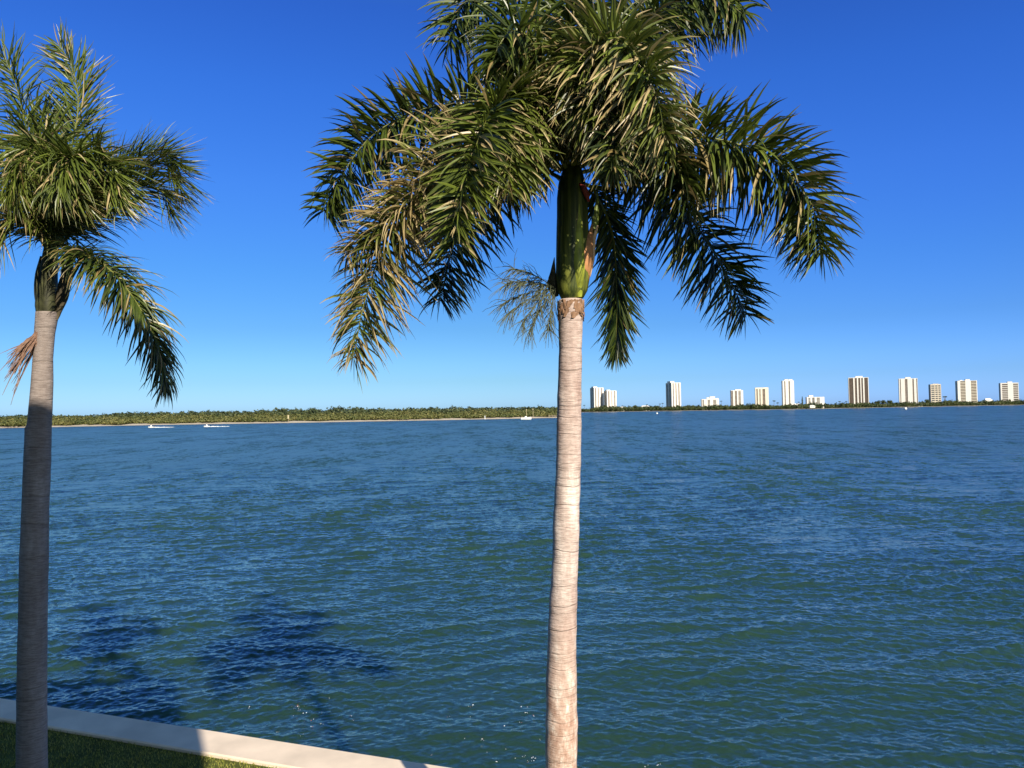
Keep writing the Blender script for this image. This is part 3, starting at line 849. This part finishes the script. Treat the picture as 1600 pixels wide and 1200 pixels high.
def clumps(trees, per, size, mat, name, tint0=0.5, tvar=.17):
    """trees: (x, y, z0, height, radius). One mesh of leaf clumps: small bent quads spread through each crown."""
    V = []; T = []
    for (x, y, z0, h, r_, tb) in trees:
        n = per
        u = rng.normal(size=(n, 3)); u /= np.linalg.norm(u, axis=1)[:, None]
        lob = 1 + 0.28 * np.sin(u[:, 0] * 4 + x) * np.cos(u[:, 2] * 5 + y)
        rad = rng.uniform(.55, 1.05, n) ** .5 * lob
        c = np.stack([x + u[:, 0] * r_ * rad, y + u[:, 1] * r_ * rad, z0 + h * 0.55 + u[:, 2] * h * 0.47 * rad], -1)
        nn = u + rng.normal(0, .55, (n, 3)) + np.array([0, 0, .25]); nn /= np.linalg.norm(nn, axis=1)[:, None]
        a = np.cross(nn, rng.normal(size=(n, 3))); a /= np.linalg.norm(a, axis=1)[:, None] + 1e-6
        b = np.cross(nn, a)
        s = size * rng.uniform(.55, 1.3, (n, 1))
        q = np.stack([c - a * s, c - b * s * .7, c + a * s, c + b * s * .7 + nn * s * .2], 1)
        V.append(q.reshape(-1, 3))
        tt = np.clip(tb + rng.normal(0, tvar, n), 0, 1)
        T.append(np.repeat(tt, 4))
    V = np.concatenate(V); T = np.concatenate(T)
    nq = len(V) // 4
    me = bpy.data.meshes.new(name)
    me.vertices.add(len(V)); me.vertices.foreach_set('co', V.astype(np.float32).reshape(-1))
    me.loops.add(nq * 4); me.loops.foreach_set('vertex_index', np.arange(nq * 4, dtype=np.int32))
    me.polygons.add(nq); me.polygons.foreach_set('loop_start', np.arange(0, nq * 4, 4, dtype=np.int32))
    ca = me.color_attributes.new('tint', 'FLOAT_COLOR', 'POINT')
    cc_ = np.zeros((len(V), 4), np.float32); cc_[:, 0] = T; cc_[:, 3] = 1
    ca.data.foreach_set('color', cc_.reshape(-1))
    me.update(calc_edges=True)
    me.materials.append(mat)
    o = bpy.data.objects.new(name, me); col.objects.link(o)
    return o

tr = []
for px in np.arange(-380, 905, 5.2):
    d0 = interp(LS, px)
    if px > 884: continue
    for k in range(7):
        p = shore_xy(px + random.uniform(-4, 4), d0 + 13 + k * 7 + random.uniform(-4, 4) + 5 * pnoise(Vector((px * .05, 1, 0))))
        env = 0.72 + 0.34 * (pnoise(Vector((px * .018, k * .2, 3))) + .3)
        h = (4.0 + min(k, 4) * 0.8) * env * random.uniform(.75, 1.2)
        tb = .5 + .35 * pnoise(Vector((p.x * .05, p.y * .05, 7))) + random.uniform(-.12, .12)
        tr.append((p.x, p.y, 0.8, h, random.uniform(2.6, 4.6), tb))
tag(clumps(tr, 130, 0.62, M['mangrove'], 'mangrove_wood'), 'olive green mangrove wood covering the low island at left', 'wood', kind='stuff')
tr = []
for px in np.arange(-380, 900, 5):
    for k in range(3):
        p = shore_xy(px + random.uniform(-4, 4), 900 + k * 40 + random.uniform(-15, 15))
        env = 1 + .38 * pnoise(Vector((px * .012, 2, 3))) + .18 * pnoise(Vector((px * .06, 5, 3)))
        base = float(np.interp(px, [0, 150, 400, 620, 868], [8.4, 9.3, 11.5, 10.8, 9.6]))
        tr.append((p.x, p.y, 1, base * env * random.uniform(.85, 1.06), random.uniform(4, 7), .5))
tag(clumps(tr, 90, 1.3, M['ridge'], 'ridge_wood'), 'dark bluish line of taller woods behind the olive mangroves', 'wood', kind='stuff')
tr = []
for px in np.arange(885, 1900, 2.6):
    d0 = interp(RS, px)
    for k in range(4):
        p = shore_xy(px + random.uniform(-2, 2), d0 + 13 + k * 14 + random.uniform(-6, 6))
        env = 0.8 + .5 * pnoise(Vector((px * .03, k * .3, 13))) + .2 * pnoise(Vector((px * .15, k, 13)))
        env *= float(np.interp(px, [885, 940, 1080, 1400, 1520, 1600], [.75, 1.0, .85, .95, 1.1, 1.35]))
        tr.append((p.x, p.y, 0.8, max(5, 14 * env * random.uniform(.75, 1.2)), random.uniform(3.5, 6), .45 + .3 * pnoise(Vector((p.x * .02, p.y * .02, 2))) + random.uniform(-.15, .15)))
tag(clumps(tr, 60, 1.5, M['tree'], 'shoreline_wood'), 'dark green band of trees along the far shore below the towers', 'wood', kind='stuff')

# ------------------------------------------------------------------ towers
def z_of(px, py, dist):
    return at(px, py, dist).z

def tower(label, x0, x1, ytop, setback, rot, dratio, bays, wall='white', glass='glassdark', slab='slab', fh=3.1, pent=(), side_bays=(), inset=1.0, cat='tower', name='condominium_tower', group='condominium towers on the far shore', zbase=1.2, setbacks=()):
    """bays: (from, to, kind) along the front, 0..1; kinds: 'b' balconies, 'w' dark window strip. Built in its own axes, then turned."""
    xc = (x0 + x1) / 2
    dist = interp(RS, xc) + setback
    c = shore_xy(xc, dist)
    wpix = (x1 - x0) / FPX * dist
    rr = R(rot) - math.atan((xc - 800) / FPX)
    rl = R(rot)
    # width of a turned box = W cos + D sin
    W = wpix / (math.cos(rl) + dratio * abs(math.sin(rl))); D = W * dratio
    H = z_of(xc, ytop, dist) - zbase
    root = empty(name, (c.x, c.y + D / 2, zbase), label, cat, group)
    root.rotation_euler = (0, 0, rr)
    def build(mb, nm, mat, par=root):
        me = mb.build(nm, mat, None)
        me.parent = par
        return me
    HB = H - max([p_[2] for p_ in pent], default=0)
    mb = MB()
    mb.box((0, inset / 2, HB / 2), (W - 2 * inset * (1 if side_bays else 0), D - inset, HB))
    # piers between the bays, proud of the body
    edges = [0.0]; spans = []
    cuts = sorted(bays)
    cur = 0.0
    for a, b_, kd in cuts:
        if a > cur + 0.01: spans.append((cur, a))
        cur = b_
    if cur < 0.99: spans.append((cur, 1.0))
    for a, b_ in spans:
        mb.box((-W / 2 + W * (a + b_) / 2, -D / 2 + inset / 2 - 0.15, HB / 2 + 0.2), (W * (b_ - a), inset + 0.3, HB + 0.4))
    mb.box((0, inset * .2, HB + 0.35), (W + 0.2, D + 0.2 + inset * .2, 0.7 + 0.5))
    if side_bays:
        cur = 0.0
        for a, b_ in list(side_bays) + [(1.0, 1.0)]:
            if a > cur + .01:
                for sg in (-1, 1):
                    mb.box((sg * (W / 2 - inset / 2 + .1), -D / 2 + inset + (D - inset) * (cur + a) / 2, HB / 2), (inset + .2, (D - inset) * (a - cur) - .02, HB))
            cur = b_
    build(mb, 'wall', M[wall])
    nf = int(HB / fh)
    for a, b_, kd in cuts:
        cx = -W / 2 + W * (a + b_) / 2; bw = W * (b_ - a)
        mb = MB(); mb.box((cx, -D / 2 + inset - 0.12, HB / 2), (bw - .05, 0.3, HB - 1))
        st = build(mb, 'window_strip', M[glass])
        if kd == 'b':
            # one balcony: slab and parapet in one piece, repeated floor by floor
            x0_, x1_ = cx - bw / 2 + .06, cx + bw / 2 - .06
            yb, yf, ph_ = -D / 2 + inset - .3, -D / 2 - 0.16, 0.95 * fh / 3.1
            sec = [(yb, -.17), (yf, -.17), (yf, ph_), (yf + .12, ph_), (yf + .12, .17), (yb, .17)]
            mb = MB(); mb.add([(x0_, y_, z_) for y_, z_ in sec] + [(x1_, y_, z_) for y_, z_ in sec],
                              [(i, i + 6, (i + 1) % 6 + 6, (i + 1) % 6) for i in range(6)] + [(5, 4, 3, 2, 1, 0)[::-1], (6, 7, 8, 9, 10, 11)[::-1]])
            first = build(mb, 'balcony', M[slab], root); first.location.z = fh
            for k in range(2, nf + 1):
                c_ = first.copy(); c_.location.z = k * fh; col.objects.link(c_); c_.parent = root
        else:
            mb = MB()
            for k in range(1, nf + 1): mb.box((cx, -D / 2 + inset - 0.42, k * fh), (bw - .12, 0.3, 0.5))
            build(mb, 'spandrel_cladding', M[slab], root)
    for a, b_ in side_bays:
        for sg in (-1, 1):
            yy = -D / 2 + inset + (D - inset) * (a + b_) / 2; bd = (D - inset) * (b_ - a)
            mb = MB(); mb.box((sg * (W / 2 - inset + .12), yy, HB / 2), (.3, bd - .1, HB - 1)); build(mb, 'window_strip', M[glass])
            mb = MB()
            for k in range(1, nf + 1): mb.box((sg * (W / 2 - inset + .45), yy, k * fh), (.4, bd - .15, 0.55))
            build(mb, 'spandrel_cladding', M[slab])
    for (a, b_, ph) in pent:
        mb = MB(); mb.box((-W / 2 + W * (a + b_) / 2, -D * .05, HB + .9 + ph / 2), (W * (b_ - a), D * .55, ph - .4))
        mb.box((-W / 2 + W * (a + b_) / 2, -D * .05, HB + .9 + ph - .1), (W * (b_ - a) + .6, D * .55 + .6, .4))
        build(mb, 'penthouse', M[wall])
    mb = MB(); mb.box((0, 0, HB + 1.0), (W * .5, D * .5, .3)); build(mb, 'roof', M['roofgrey'])
    return root

B3 = [(.14, .30, 'w'), (.44, .56, 'w'), (.70, .86, 'w')]
tower('cream tower standing leftmost and taller of the close pair beside the palm trunk', 923.5, 944.5, 604.5, 60, 22, 1.0, [(.10, .22, 'w'), (.42, .5, 'w'), (.70, .86, 'b')], 'white', 'bronze', pent=[(.02, .4, 3.0)], side_bays=[(.12, .42), (.56, .88)])
tower('shorter cream tower on the right of the close pair beside the palm trunk', 944.8, 964.5, 609.5, 50, 22, .8, [(.12, .26, 'w'), (.46, .54, 'w'), (.72, .88, 'b')], 'white', 'bronze', pent=[(.05, .4, 2.5)], side_bays=[(.15, .8)])
tower('tall white tower with grey shaded left side, second tower group from the palm trunk', 1043.5, 1066.5, 596, 55, 24, 1.4, [(.12, .24, 'w'), (.42, .54, 'w'), (.72, .86, 'w')], 'white', 'bronze', pent=[(.0, .42, 4.0)], side_bays=[(.1, .4), (.55, .9)])
t4 = tower('low stepped white block with two raised roof boxes left of the stubby towers', 1097.5, 1125, 620, 40, 6, .5, [(.04, .12, 'w'), (.34, .48, 'b'), (.66, .84, 'b')], 'white', 'bronze', pent=[(.30, .46, 4.0), (.48, .78, 6.5), (.8, .98, 2.0)])
tower('stubby white tower with a dark left edge and two brown window stripes', 1143.5, 1163, 609, 50, 8, .6, [(.0, .16, 'w'), (.30, .48, 'w'), (.60, .80, 'b')], 'white', 'bronze', pent=[(.35, .85, 2.2)])
tower('stubby pinkish tower under a flat overhanging white roof', 1182.5, 1203, 606, 50, 4, .6, [(.08, .18, 'w'), (.30, .40, 'b'), (.54, .74, 'w')], 'cream', 'bronze', 'tan', pent=[(.0, 1.0, 2.4)])
tower('slim tall white tower with two dark stripes next to the thin dark conifer', 1225, 1243.5, 593, 60, 8, .8, [(.14, .24, 'w'), (.52, .64, 'w')], 'white', 'bronze', pent=[(.2, .5, 3.5), (.55, .9, 3.0)])
tower('low white stepped block with shaded middle, right of the thin dark conifer', 1262.5, 1290, 618, 45, 10, .5, [(.08, .2, 'b'), (.3, .44, 'w'), (.56, .74, 'b')], 'white', 'glassdark', pent=[(.14, .38, 4.5)])
tower('broad dark striped tower with white fins, the widest and tallest of the row', 1332, 1361.5, 588, 60, 3, .7, [(.02, .24, 'b'), (.31, .42, 'w'), (.49, .59, 'w'), (.64, .72, 'w'), (.79, .97, 'b')], 'white', 'bronze', 'bronze', pent=[(.36, .72, 3.8)])
tower('white tower with narrow brown stripes and central roof box beside the broad dark tower', 1410.5, 1437.5, 589.5, 50, 4, .6, [(.05, .10, 'w'), (.32, .46, 'w'), (.72, .80, 'w'), (.93, .98, 'w')], 'white', 'bronze', pent=[(.36, .64, 4.0)])
tower('small tan tower with a grid of balconies and dark flat cap', 1456.5, 1473.5, 600, 70, 14, .8, [(.06, .36, 'b'), (.44, .66, 'b'), (.74, .94, 'b')], 'tan', 'glassdark', 'cream', side_bays=[(.2, .8)], pent=[(.25, .8, 1.6)], fh=6.0)
tower('wide cream tower with a white central shaft and twin roof boxes', 1501, 1530.5, 593, 60, 12, .6, [(.14, .40, 'b'), (.68, .96, 'b')], 'white', 'bronze', 'cream', side_bays=[(.2, .8)], pent=[(.14, .28, 2.0), (.44, .66, 4.0)], fh=4.6)
tower('banded tower with a tall white central shaft, last of the row at the right edge', 1569, 1595, 596.5, 60, 10, .6, [(.08, .40, 'b'), (.70, .97, 'b')], 'white', 'bronze', 'white', side_bays=[(.2, .8)], pent=[(.42, .68, 4.0)], fh=6.0)

def house(label, x0, x1, ytop, dist, mat='white', roof='white', group='low white buildings on the far shore', name='shore_house', cat='house', zb=1.0, door=True):
    xc = (x0 + x1) / 2; c = shore_xy(xc, dist); W = (x1 - x0) / FPX * dist; D = W * .6
    zt = z_of(xc, ytop, dist); H = zt - zb
    o = empty(name, (c.x, c.y, zb), label, cat, group)
    mb = MB(); mb.box((c.x, c.y, zb + H * .34), (W, D, H * .68)); mb.build('wall', M[mat], o)
    mb = MB(); hw, hd = W / 2 + .4, D / 2 + .4; z0 = zb + H * .68
    vs = [(c.x - hw, c.y - hd, z0), (c.x + hw, c.y - hd, z0), (c.x + hw, c.y + hd, z0), (c.x - hw, c.y + hd, z0), (c.x - hw * .6, c.y, zt), (c.x + hw * .6, c.y, zt)]
    mb.add(vs, [(3, 2, 1, 0), (0, 1, 5, 4), (1, 2, 5), (2, 3, 4, 5), (3, 0, 4)]); mb.build('roof', M[roof], o)
    n = max(2, int(W / 5))
    for i in range(min(n, 6)):
        mb = MB(); mb.box((c.x - W / 2 + W * (i + .5) / min(n, 6), c.y - D / 2 - .03, zb + H * .4), (W / n * .35, .1, H * .22)); mb.build('window', M['glassdark'], o)
    return o
house('long low white building among trees between the close pair and the next tall tower', 1000, 1020, 633.5, 2010)
house('low white house beside the foot of the close pair of towers', 965, 977, 635.5, 2010)
house('tiny white house right of the slim tall tower, below the thin dark conifer', 1240, 1251, 630.5, 1800)
house('small white roofed house just in front of the low stepped block right of the conifer', 1265, 1273, 633, 1772, zb=2.5)
house('low white house among trees between the wide cream tower and the last tower', 1538, 1550, 622.5, 2330)
house('low white house at the foot of the white tower with the central roof box', 1431, 1440, 630, 2090)
G2 = 'beach shelters on the wooded island'
house('small orange brown shelter above the beach right of the left palm trunk', 153, 160, 657.5, 606, 'tan', 'tan', G2, 'beach_shelter', 'shelter')
house('wide grey green roof half hidden in the mangroves near the left palm trunk', 177, 193, 656, 622, 'cream', 'roofgrey', G2, 'beach_shelter', 'shelter', 2.5)
house('white walled shelter above the dark rocky bank behind the speedboats', 294, 300, 656, 608, 'white', 'white', G2, 'beach_shelter', 'shelter')
house('small cream hut on the bank with pale roof, leftmost above the speedboats', 258, 264, 656.5, 608, 'cream', 'white', G2, 'beach_shelter', 'shelter')

# ------------------------------------------------------------------ single trees on the far shore
def leaf_ball(mb, c, rx, rz, n, size, rs, flat=1.0):
    for i in range(n):
        u = Vector((rs.gauss(0, 1), rs.gauss(0, 1), rs.gauss(0, 1))).normalized()
        k = rs.uniform(.4, 1) ** .5
        p = Vector(c) + Vector((u.x * rx * k, u.y * rx * k, u.z * rz * k))
        a = Vector((rs.gauss(0, 1), rs.gauss(0, 1), rs.gauss(0, 1))).normalized(); b = a.cross(u + Vector((.01, 0, 0))).normalized()
        s = size * rs.uniform(.6, 1.3); t = min(1, max(0, rs.gauss(.35, .25)))
        mb.add([tuple(p - a * s), tuple(p - b * s * .6), tuple(p + a * s), tuple(p + b * s * .6)], [(0, 1, 2, 3)], 0, [(t, 0, 0)] * 4)
def shore_tree(label, px, ytop, width_px, kind, tab=RS, setback=45, group='trees standing above the far shore', mat='tree'):
    rs = random.Random(int(px * 7)); dist = interp(tab, px) + setback
    c = shore_xy(px, dist); H = z_of(px, ytop, dist) - 1; r_ = width_px / FPX * dist / 2
    nm = {'palm': 'palm_tree', 'conifer': 'conifer_tree', 'round': 'broadleaf_tree', 'flat': 'umbrella_tree'}[kind]
    o = empty(nm, (c.x, c.y, 1), label, 'tree' if kind != 'palm' else 'palm tree', group)
    tk = MB(); cr = MB()
    top = Vector((c.x, c.y, 1 + H))
    if kind == 'palm':
        lean = rs.uniform(-.6, .6)
        tk.tube([(c.x, c.y, .5), (c.x + lean * .4, c.y, H * .5), (c.x + lean, c.y, H)], [.45, .35, .3], 7)
        top.x += lean
        for i in range(13):
            an = i * 2.4; e = rs.uniform(-.2, .9); d = Vector((math.cos(an), math.sin(an), e)).normalized(); p = top - Vector((0, 0, 1)); L_ = r_ * rs.uniform(.9, 1.2)
            pts = []
            for k in range(6):
                pts.append(p.copy()); p = p + d * L_ / 5; d = (d + Vector((0, 0, -.32))).normalized()
            for k in range(5):
                s = (pts[k + 1] - pts[k]).cross(Vector((0, 0, 1))).normalized() * r_ * .24 * (1 - k / 6)
                dn = Vector((0, 0, -r_ * .14))
                t = min(1, max(0, rs.gauss(.25, .2)))
                cr.add([tuple(pts[k]), tuple(pts[k + 1]), tuple(pts[k + 1] + s + dn), tuple(pts[k] + s + dn), tuple(pts[k + 1] - s + dn), tuple(pts[k] - s + dn)], [(0, 1, 2, 3), (1, 0, 5, 4)], 0, [(t, 0, 0)] * 6)
    elif kind == 'conifer':
        tk.tube([(c.x, c.y, .5), (c.x, c.y, H * .5), (c.x, c.y, H)], [.6, .35, .08], 7)
        for k in range(15):
            f = k / 14
            leaf_ball(cr, (c.x, c.y, 2 + (H - 2.5) * f), r_ * (1.05 - .8 * f ** 1.6) * rs.uniform(.85, 1.15), H / 17, 26, .9, rs)
    elif kind == 'flat':
        tk.tube([(c.x, c.y, .5), (c.x + .4, c.y, H * .6), (c.x, c.y, H - 1)], [.6, .45, .3], 7)
        for k in range(6):
            x = c.x + rs.uniform(-.7, .7) * r_; tk.tube([(c.x, c.y, H * .6), (x, c.y, H - 1.5)], [.3, .15], 5)
            leaf_ball(cr, (x, c.y + rs.uniform(-1, 1), H - .8), r_ * .5, 1.5, 45, 1.0, rs)
    else:
        tk.tube([(c.x, c.y, .5), (c.x + .3, c.y, H * .4), (c.x, c.y, H * .75)], [.7, .5, .2], 7)
        for k in range(9):
            an = rs.uniform(0, 6.28); q = rs.uniform(.1, .6) * r_
            cc_ = (c.x + math.cos(an) * q, c.y + math.sin(an) * q, 1 + H * rs.uniform(.45, .82))
            tk.tube([(c.x, c.y, H * .35), cc_], [.3, .1], 5)
            leaf_ball(cr, cc_, r_ * rs.uniform(.4, .6), H * .2, 60, 1.2, rs)
    tk.build('trunk', M['bark'], o); cr.build('crown', M[mat], o)
    return o
shore_tree('small palm between the big trunk and the close pair of towers', 913, 632.5, 4, 'palm')
shore_tree('thin palm standing above the low white building left of the second tower group', 1011, 631.5, 4, 'palm')
shore_tree('palm just left of a near twin, before the tall grey sided white tower', 1031, 630.5, 3.6, 'palm')
shore_tree('palm just right of its near twin, close before the tall grey sided white tower', 1035.5, 629.5, 4, 'palm')
shore_tree('lone palm directly right of the low stepped block with raised roof boxes', 1127.5, 626, 4, 'palm')
shore_tree('taller of two palms between the pinkish tower and the slim tower', 1209.5, 625.5, 5, 'palm')
shore_tree('lower right of two palms between the pinkish tower and the slim tower', 1215.5, 628.5, 4.5, 'palm')
shore_tree('short palm squeezed between the slim white tower and the thin conifer', 1248.5, 627.5, 3.6, 'palm')
shore_tree('left one of two palms left of the broad dark striped tower', 1312, 626.5, 4.6, 'palm')
shore_tree('right one of two palms left of the broad dark striped tower', 1322.5, 626.8, 4.6, 'palm')
shore_tree('thin dark pointed conifer beside the slim white tower', 1254, 619.5, 3.4, 'conifer')
shore_tree('slender dark conifer midway between the two stubby brown striped towers', 1172, 629, 2.6, 'conifer')
shore_tree('dark flat topped tree right of the small tan tower', 1477, 619, 7, 'flat')
shore_tree('rounded tree cluster left of the small tan tower', 1449, 623.5, 9, 'round')
shore_tree('big dome shaped tree right of the small tan tower', 1482, 624.5, 13, 'round')
shore_tree('first rounded tree of the green mound right of the broad dark tower', 1372, 625.5, 13, 'round')
shore_tree('middle, tallest tree of the green mound right of the broad dark tower', 1381, 623.5, 11, 'round')
shore_tree('last tree of the green mound right of the broad dark tower', 1390, 624.5, 12, 'round')
shore_tree('spreading dark tree above the trees right of the close pair of towers', 992, 632.8, 9, 'round')
shore_tree('rounded tree just left of the tall grey sided white tower', 1026, 633.2, 10, 'round')
shore_tree('rounded tree at the foot of the tall grey sided white tower', 1059, 633, 9, 'round')
shore_tree('broad low tree filling the right edge under the last tower', 1592, 622, 18, 'round')
G3 = 'trees standing out of the island woods'
shore_tree('tiny dark treetop above the ridge just right of the left palm trunk', 110, 650, 5, 'round', LS, 300, G3, 'ridge')
shore_tree('left of two dark treetops above the ridge over the grey roof', 158, 648.8, 5, 'round', LS, 300, G3, 'ridge')
shore_tree('right of two dark treetops above the ridge over the grey roof', 166, 648.2, 4, 'round', LS, 300, G3, 'ridge')
shore_tree('dark treetop above the woods right of the hanging frond tip of the left palm', 284, 643, 7, 'round', LS, 300, G3, 'ridge')
shore_tree('wide dark treetop highest above the woods near the second speedboat', 369, 641.5, 9, 'round', LS, 300, G3, 'ridge')
shore_tree('pointed dark treetop above the tan marker board', 467, 642.5, 6, 'round', LS, 300, G3, 'ridge')
shore_tree('thin spire tree above the ridge midway along the island', 615, 639, 3, 'conifer', LS, 300, G3, 'ridge')

# ------------------------------------------------------------------ boats, markers, small things on the water
def motorboat(label, px, py, length, heading, wake=True, cabin=True):
    c = ground(px, py, 0.0)
    o = empty('motorboat', (c.x, c.y, 0), label, 'boat', 'small white boats off the island')
    o.rotation_euler = (0, 0, heading)
    L_, B, Hh = length, length * .34, length * .17
    def bl(mb, nm, mat): x = mb.build(nm, mat, None, False); x.parent = o; return x
    mb = MB(); st = []
    for f, bw, zk in ((-.5, .92, 0), (-.2, 1, 0), (.15, .95, .0), (.38, .6, .05), (.5, .04, .25)):
        st.append([(f * L_, -B / 2 * bw, Hh * (1 + max(0, f) * .5)), (f * L_, -B / 2 * bw * .75, -.05 + zk), (f * L_, 0, -.3 + zk), (f * L_, B / 2 * bw * .75, -.05 + zk), (f * L_, B / 2 * bw, Hh * (1 + max(0, f) * .5))])
    vs = [p_ for r_ in st for p_ in r_]; fs = []
    for i in range(4):
        for k in range(4): fs.append((i * 5 + k, (i + 1) * 5 + k, (i + 1) * 5 + k + 1, i * 5 + k + 1))
        fs.append((i * 5 + 4, (i + 1) * 5 + 4, (i + 1) * 5, i * 5))
    fs += [(0, 1, 2, 3, 4), (24, 23, 22, 21, 20)]
    mb.add(vs, fs); bl(mb, 'hull', M['hull'])
    if cabin:
        mb = MB(); mb.box((-.02 * L_, 0, Hh + .45), (.2 * L_, B * .5, .9), 0, 0, .8); bl(mb, 'console', M['hull'])
        mb = MB(); mb.box((.06 * L_, 0, Hh + 1.15), (.05, B * .46, .5)); bl(mb, 'windscreen', M['glassdark'])
    mb = MB(); mb.box((-.53 * L_, 0, Hh + .25), (.35, .4, .7), 0, 0, .8); mb.box((-.53 * L_, 0, Hh - .4), (.15, .15, .8)); bl(mb, 'outboard_motor', M['dark'])
    if wake:
        mb = MB(); rs = random.Random(int(px)); n = 26
        ca, sa = math.cos(heading), math.sin(heading)
        for i in range(90):
            f = rs.random() ** .8; d_ = -L_ * (.5 + f * 3.2); s_ = rs.gauss(0, .35 + .9 * f)
            h_ = rs.uniform(.12, .5) * (1 - f * .75)
            x, y = c.x + d_ * ca - s_ * sa, c.y + d_ * sa + s_ * ca
            mb.ball((x, y, .05), (rs.uniform(.3, .9), rs.uniform(.3, .9), h_), 0, 6, 4)
        tag(mb.build('boat_wake', M['foam'], None, True), 'white foam wake trailing behind a small boat', 'wake', kind='stuff')
motorboat('white speedboat trailing foam, nearer the left palm', 236, 668.2, 3.5, math.pi, True)
motorboat('white speedboat trailing foam, on its own off the rocky bank', 323, 667.0, 3.5, math.pi, True)
motorboat('white boat lying still off the sandy point left of the big palm trunk', 822, 655.2, 8.0, .05, False)
motorboat('tiny white boat at the far shore near the thin dark conifer', 1260.5, 638.5, 9.0, .3, False)

def buoy(label, px, py, r_):
    c = ground(px, py, 0)
    o = empty('mooring_buoy', (c.x, c.y, 0), label, 'buoy', 'white buoys on the bay')
    mb = MB(); mb.ball((c.x, c.y, r_ * .55), r_, 0, 14, 9); mb.build('float', M['hull'], o, True)
    mb = MB(); mb.tube([(c.x, c.y, r_ * 1.4), (c.x, c.y, r_ * 2.0)], r_ * .14, 8); mb.build('ring_post', M['dark'], o)
buoy('white buoy on the water below the gap between close pair and second tall tower', 1026.5, 646.8, 1.15)
buoy('white buoy on the water below the white tower with the central roof box', 1415, 639.8, 1.9)

def marker(label, px, y0, y1, dist, w_=.3, board=False):
    c = shore_xy(px, dist); zt = z_of(px, y0, dist)
    o = empty('channel_marker', (c.x, c.y, 0), label, 'marker post', 'marker posts along the island')
    mb = MB(); mb.tube([(c.x, c.y, -1), (c.x, c.y, zt)], w_ / 2, 8); mb.build('post', M['yellow'] if not board else M['timber'], o)
    mb = MB(); mb.box((c.x, c.y - w_ * .7, zt - (.5 if not board else 1.4)), (w_ * 2.2 if not board else 1.1, .08, .8 if not board else 2.8)); mb.build('board', M['yellow'], o)
marker('left of two thin yellowish poles above the sandy point', 822.5, 639.5, 651, 655, .28)
marker('right of two thin yellowish poles above the sandy point', 832.8, 638.5, 651, 660, .28)
marker('tan upright board standing at the island beach midway along', 450.5, 648.5, 657, 592, .3, True)
c = shore_xy(757.5, 628)
o = empty('white_post', (c.x, c.y, 0), 'short white post at the mangrove edge midway along the island', 'post')
mb = MB(); mb.tube([(c.x, c.y, -.5), (c.x, c.y, z_of(757.5, 650, 628))], [.35, .3], 8); mb.build('shaft', M['hull'], o)
mb = MB(); mb.ball((c.x, c.y, z_of(757.5, 650, 628)), (.4, .4, .25), 0, 8, 5); mb.build('cap', M['hull'], o)
# dock at the point behind the trunk
c = shore_xy(865, 640)
o = empty('dock', (c.x, c.y, 0), 'grey timber dock at the sandy point beside the big palm trunk', 'dock')
mb = MB(); mb.box((c.x, c.y, 2.0), (9, 2.4, .3)); mb.build('deck', M['timber'], o)
for i in range(4):
    mb = MB(); mb.tube([(c.x - 4 + i * 2.6, c.y - 1, -1), (c.x - 4 + i * 2.6, c.y - 1, 2.9)], .18, 7); mb.build('piling', M['timber'], o)
# boulders: at the left end of the beach and on the bank behind the speedboats
def boulder(label, px, py, r_, seed):
    c = ground(px, py, 0.0); mb = MB(); mb.ball((c.x, c.y, r_ * .3), (r_ * 1.4, r_, r_ * .8), 0, 10, 7)
    mb.v = [tuple(Vector((c.x, c.y, 0)) + (Vector(v) - Vector((c.x, c.y, 0))) * (1 + .35 * pnoise(Vector(v) * (.9 / r_) + Vector((seed, 0, 0))))) for v in mb.v]
    tag(mb.build('boulder', M['rock']), label, 'boulder', 'dark boulders along the island waterline')
LBA = 'dark boulder in the low row at the left end of the beach'
for i, px in enumerate((2, 6.5, 10, 14.5, 19, 25)): boulder(LBA, px, 668.9 - px * .012, random.uniform(.7, 1.1), i)
LBB = 'dark boulder on the bank between and behind the two speedboats'
for i, px in enumerate((265, 270, 276, 281, 287, 293)): boulder(LBB, px, 663.2 - (px - 265) * .01, random.uniform(.8, 1.3), i + 20)

# foam flecks and leaf litter floating by the wall
mb = MB(); rs = random.Random(3)
spots = [(rs.uniform(670, 900), rs.uniform(1098, 1196)) for i in range(34)] + [(rs.gauss(470, 22), rs.gauss(1106, 8)) for i in range(12)] + [(rs.uniform(430, 560), rs.uniform(1100, 1150)) for i in range(8)] + [(rs.uniform(1000, 1030), 1196) for i in range(3)]
for x, y in spots:
    c = ground(x, y, 0.07); a = rs.uniform(.003, .009)
    an = rs.uniform(0, 3.1)
    for j in range(rs.randint(1, 3)):
        q = c + Vector((rs.gauss(0, .03), rs.gauss(0, .03), 0)); mb.ball((q.x, q.y, .075), (a * rs.uniform(.7, 2), a * rs.uniform(.7, 2), a * .8), 0 if rs.random() < .85 else 1, 6, 4)
tag(mb.build('floating_foam', [M['foam'], M['orange']]), 'white foam flecks and bits of leaf afloat near the seawall', 'foam', kind='stuff')
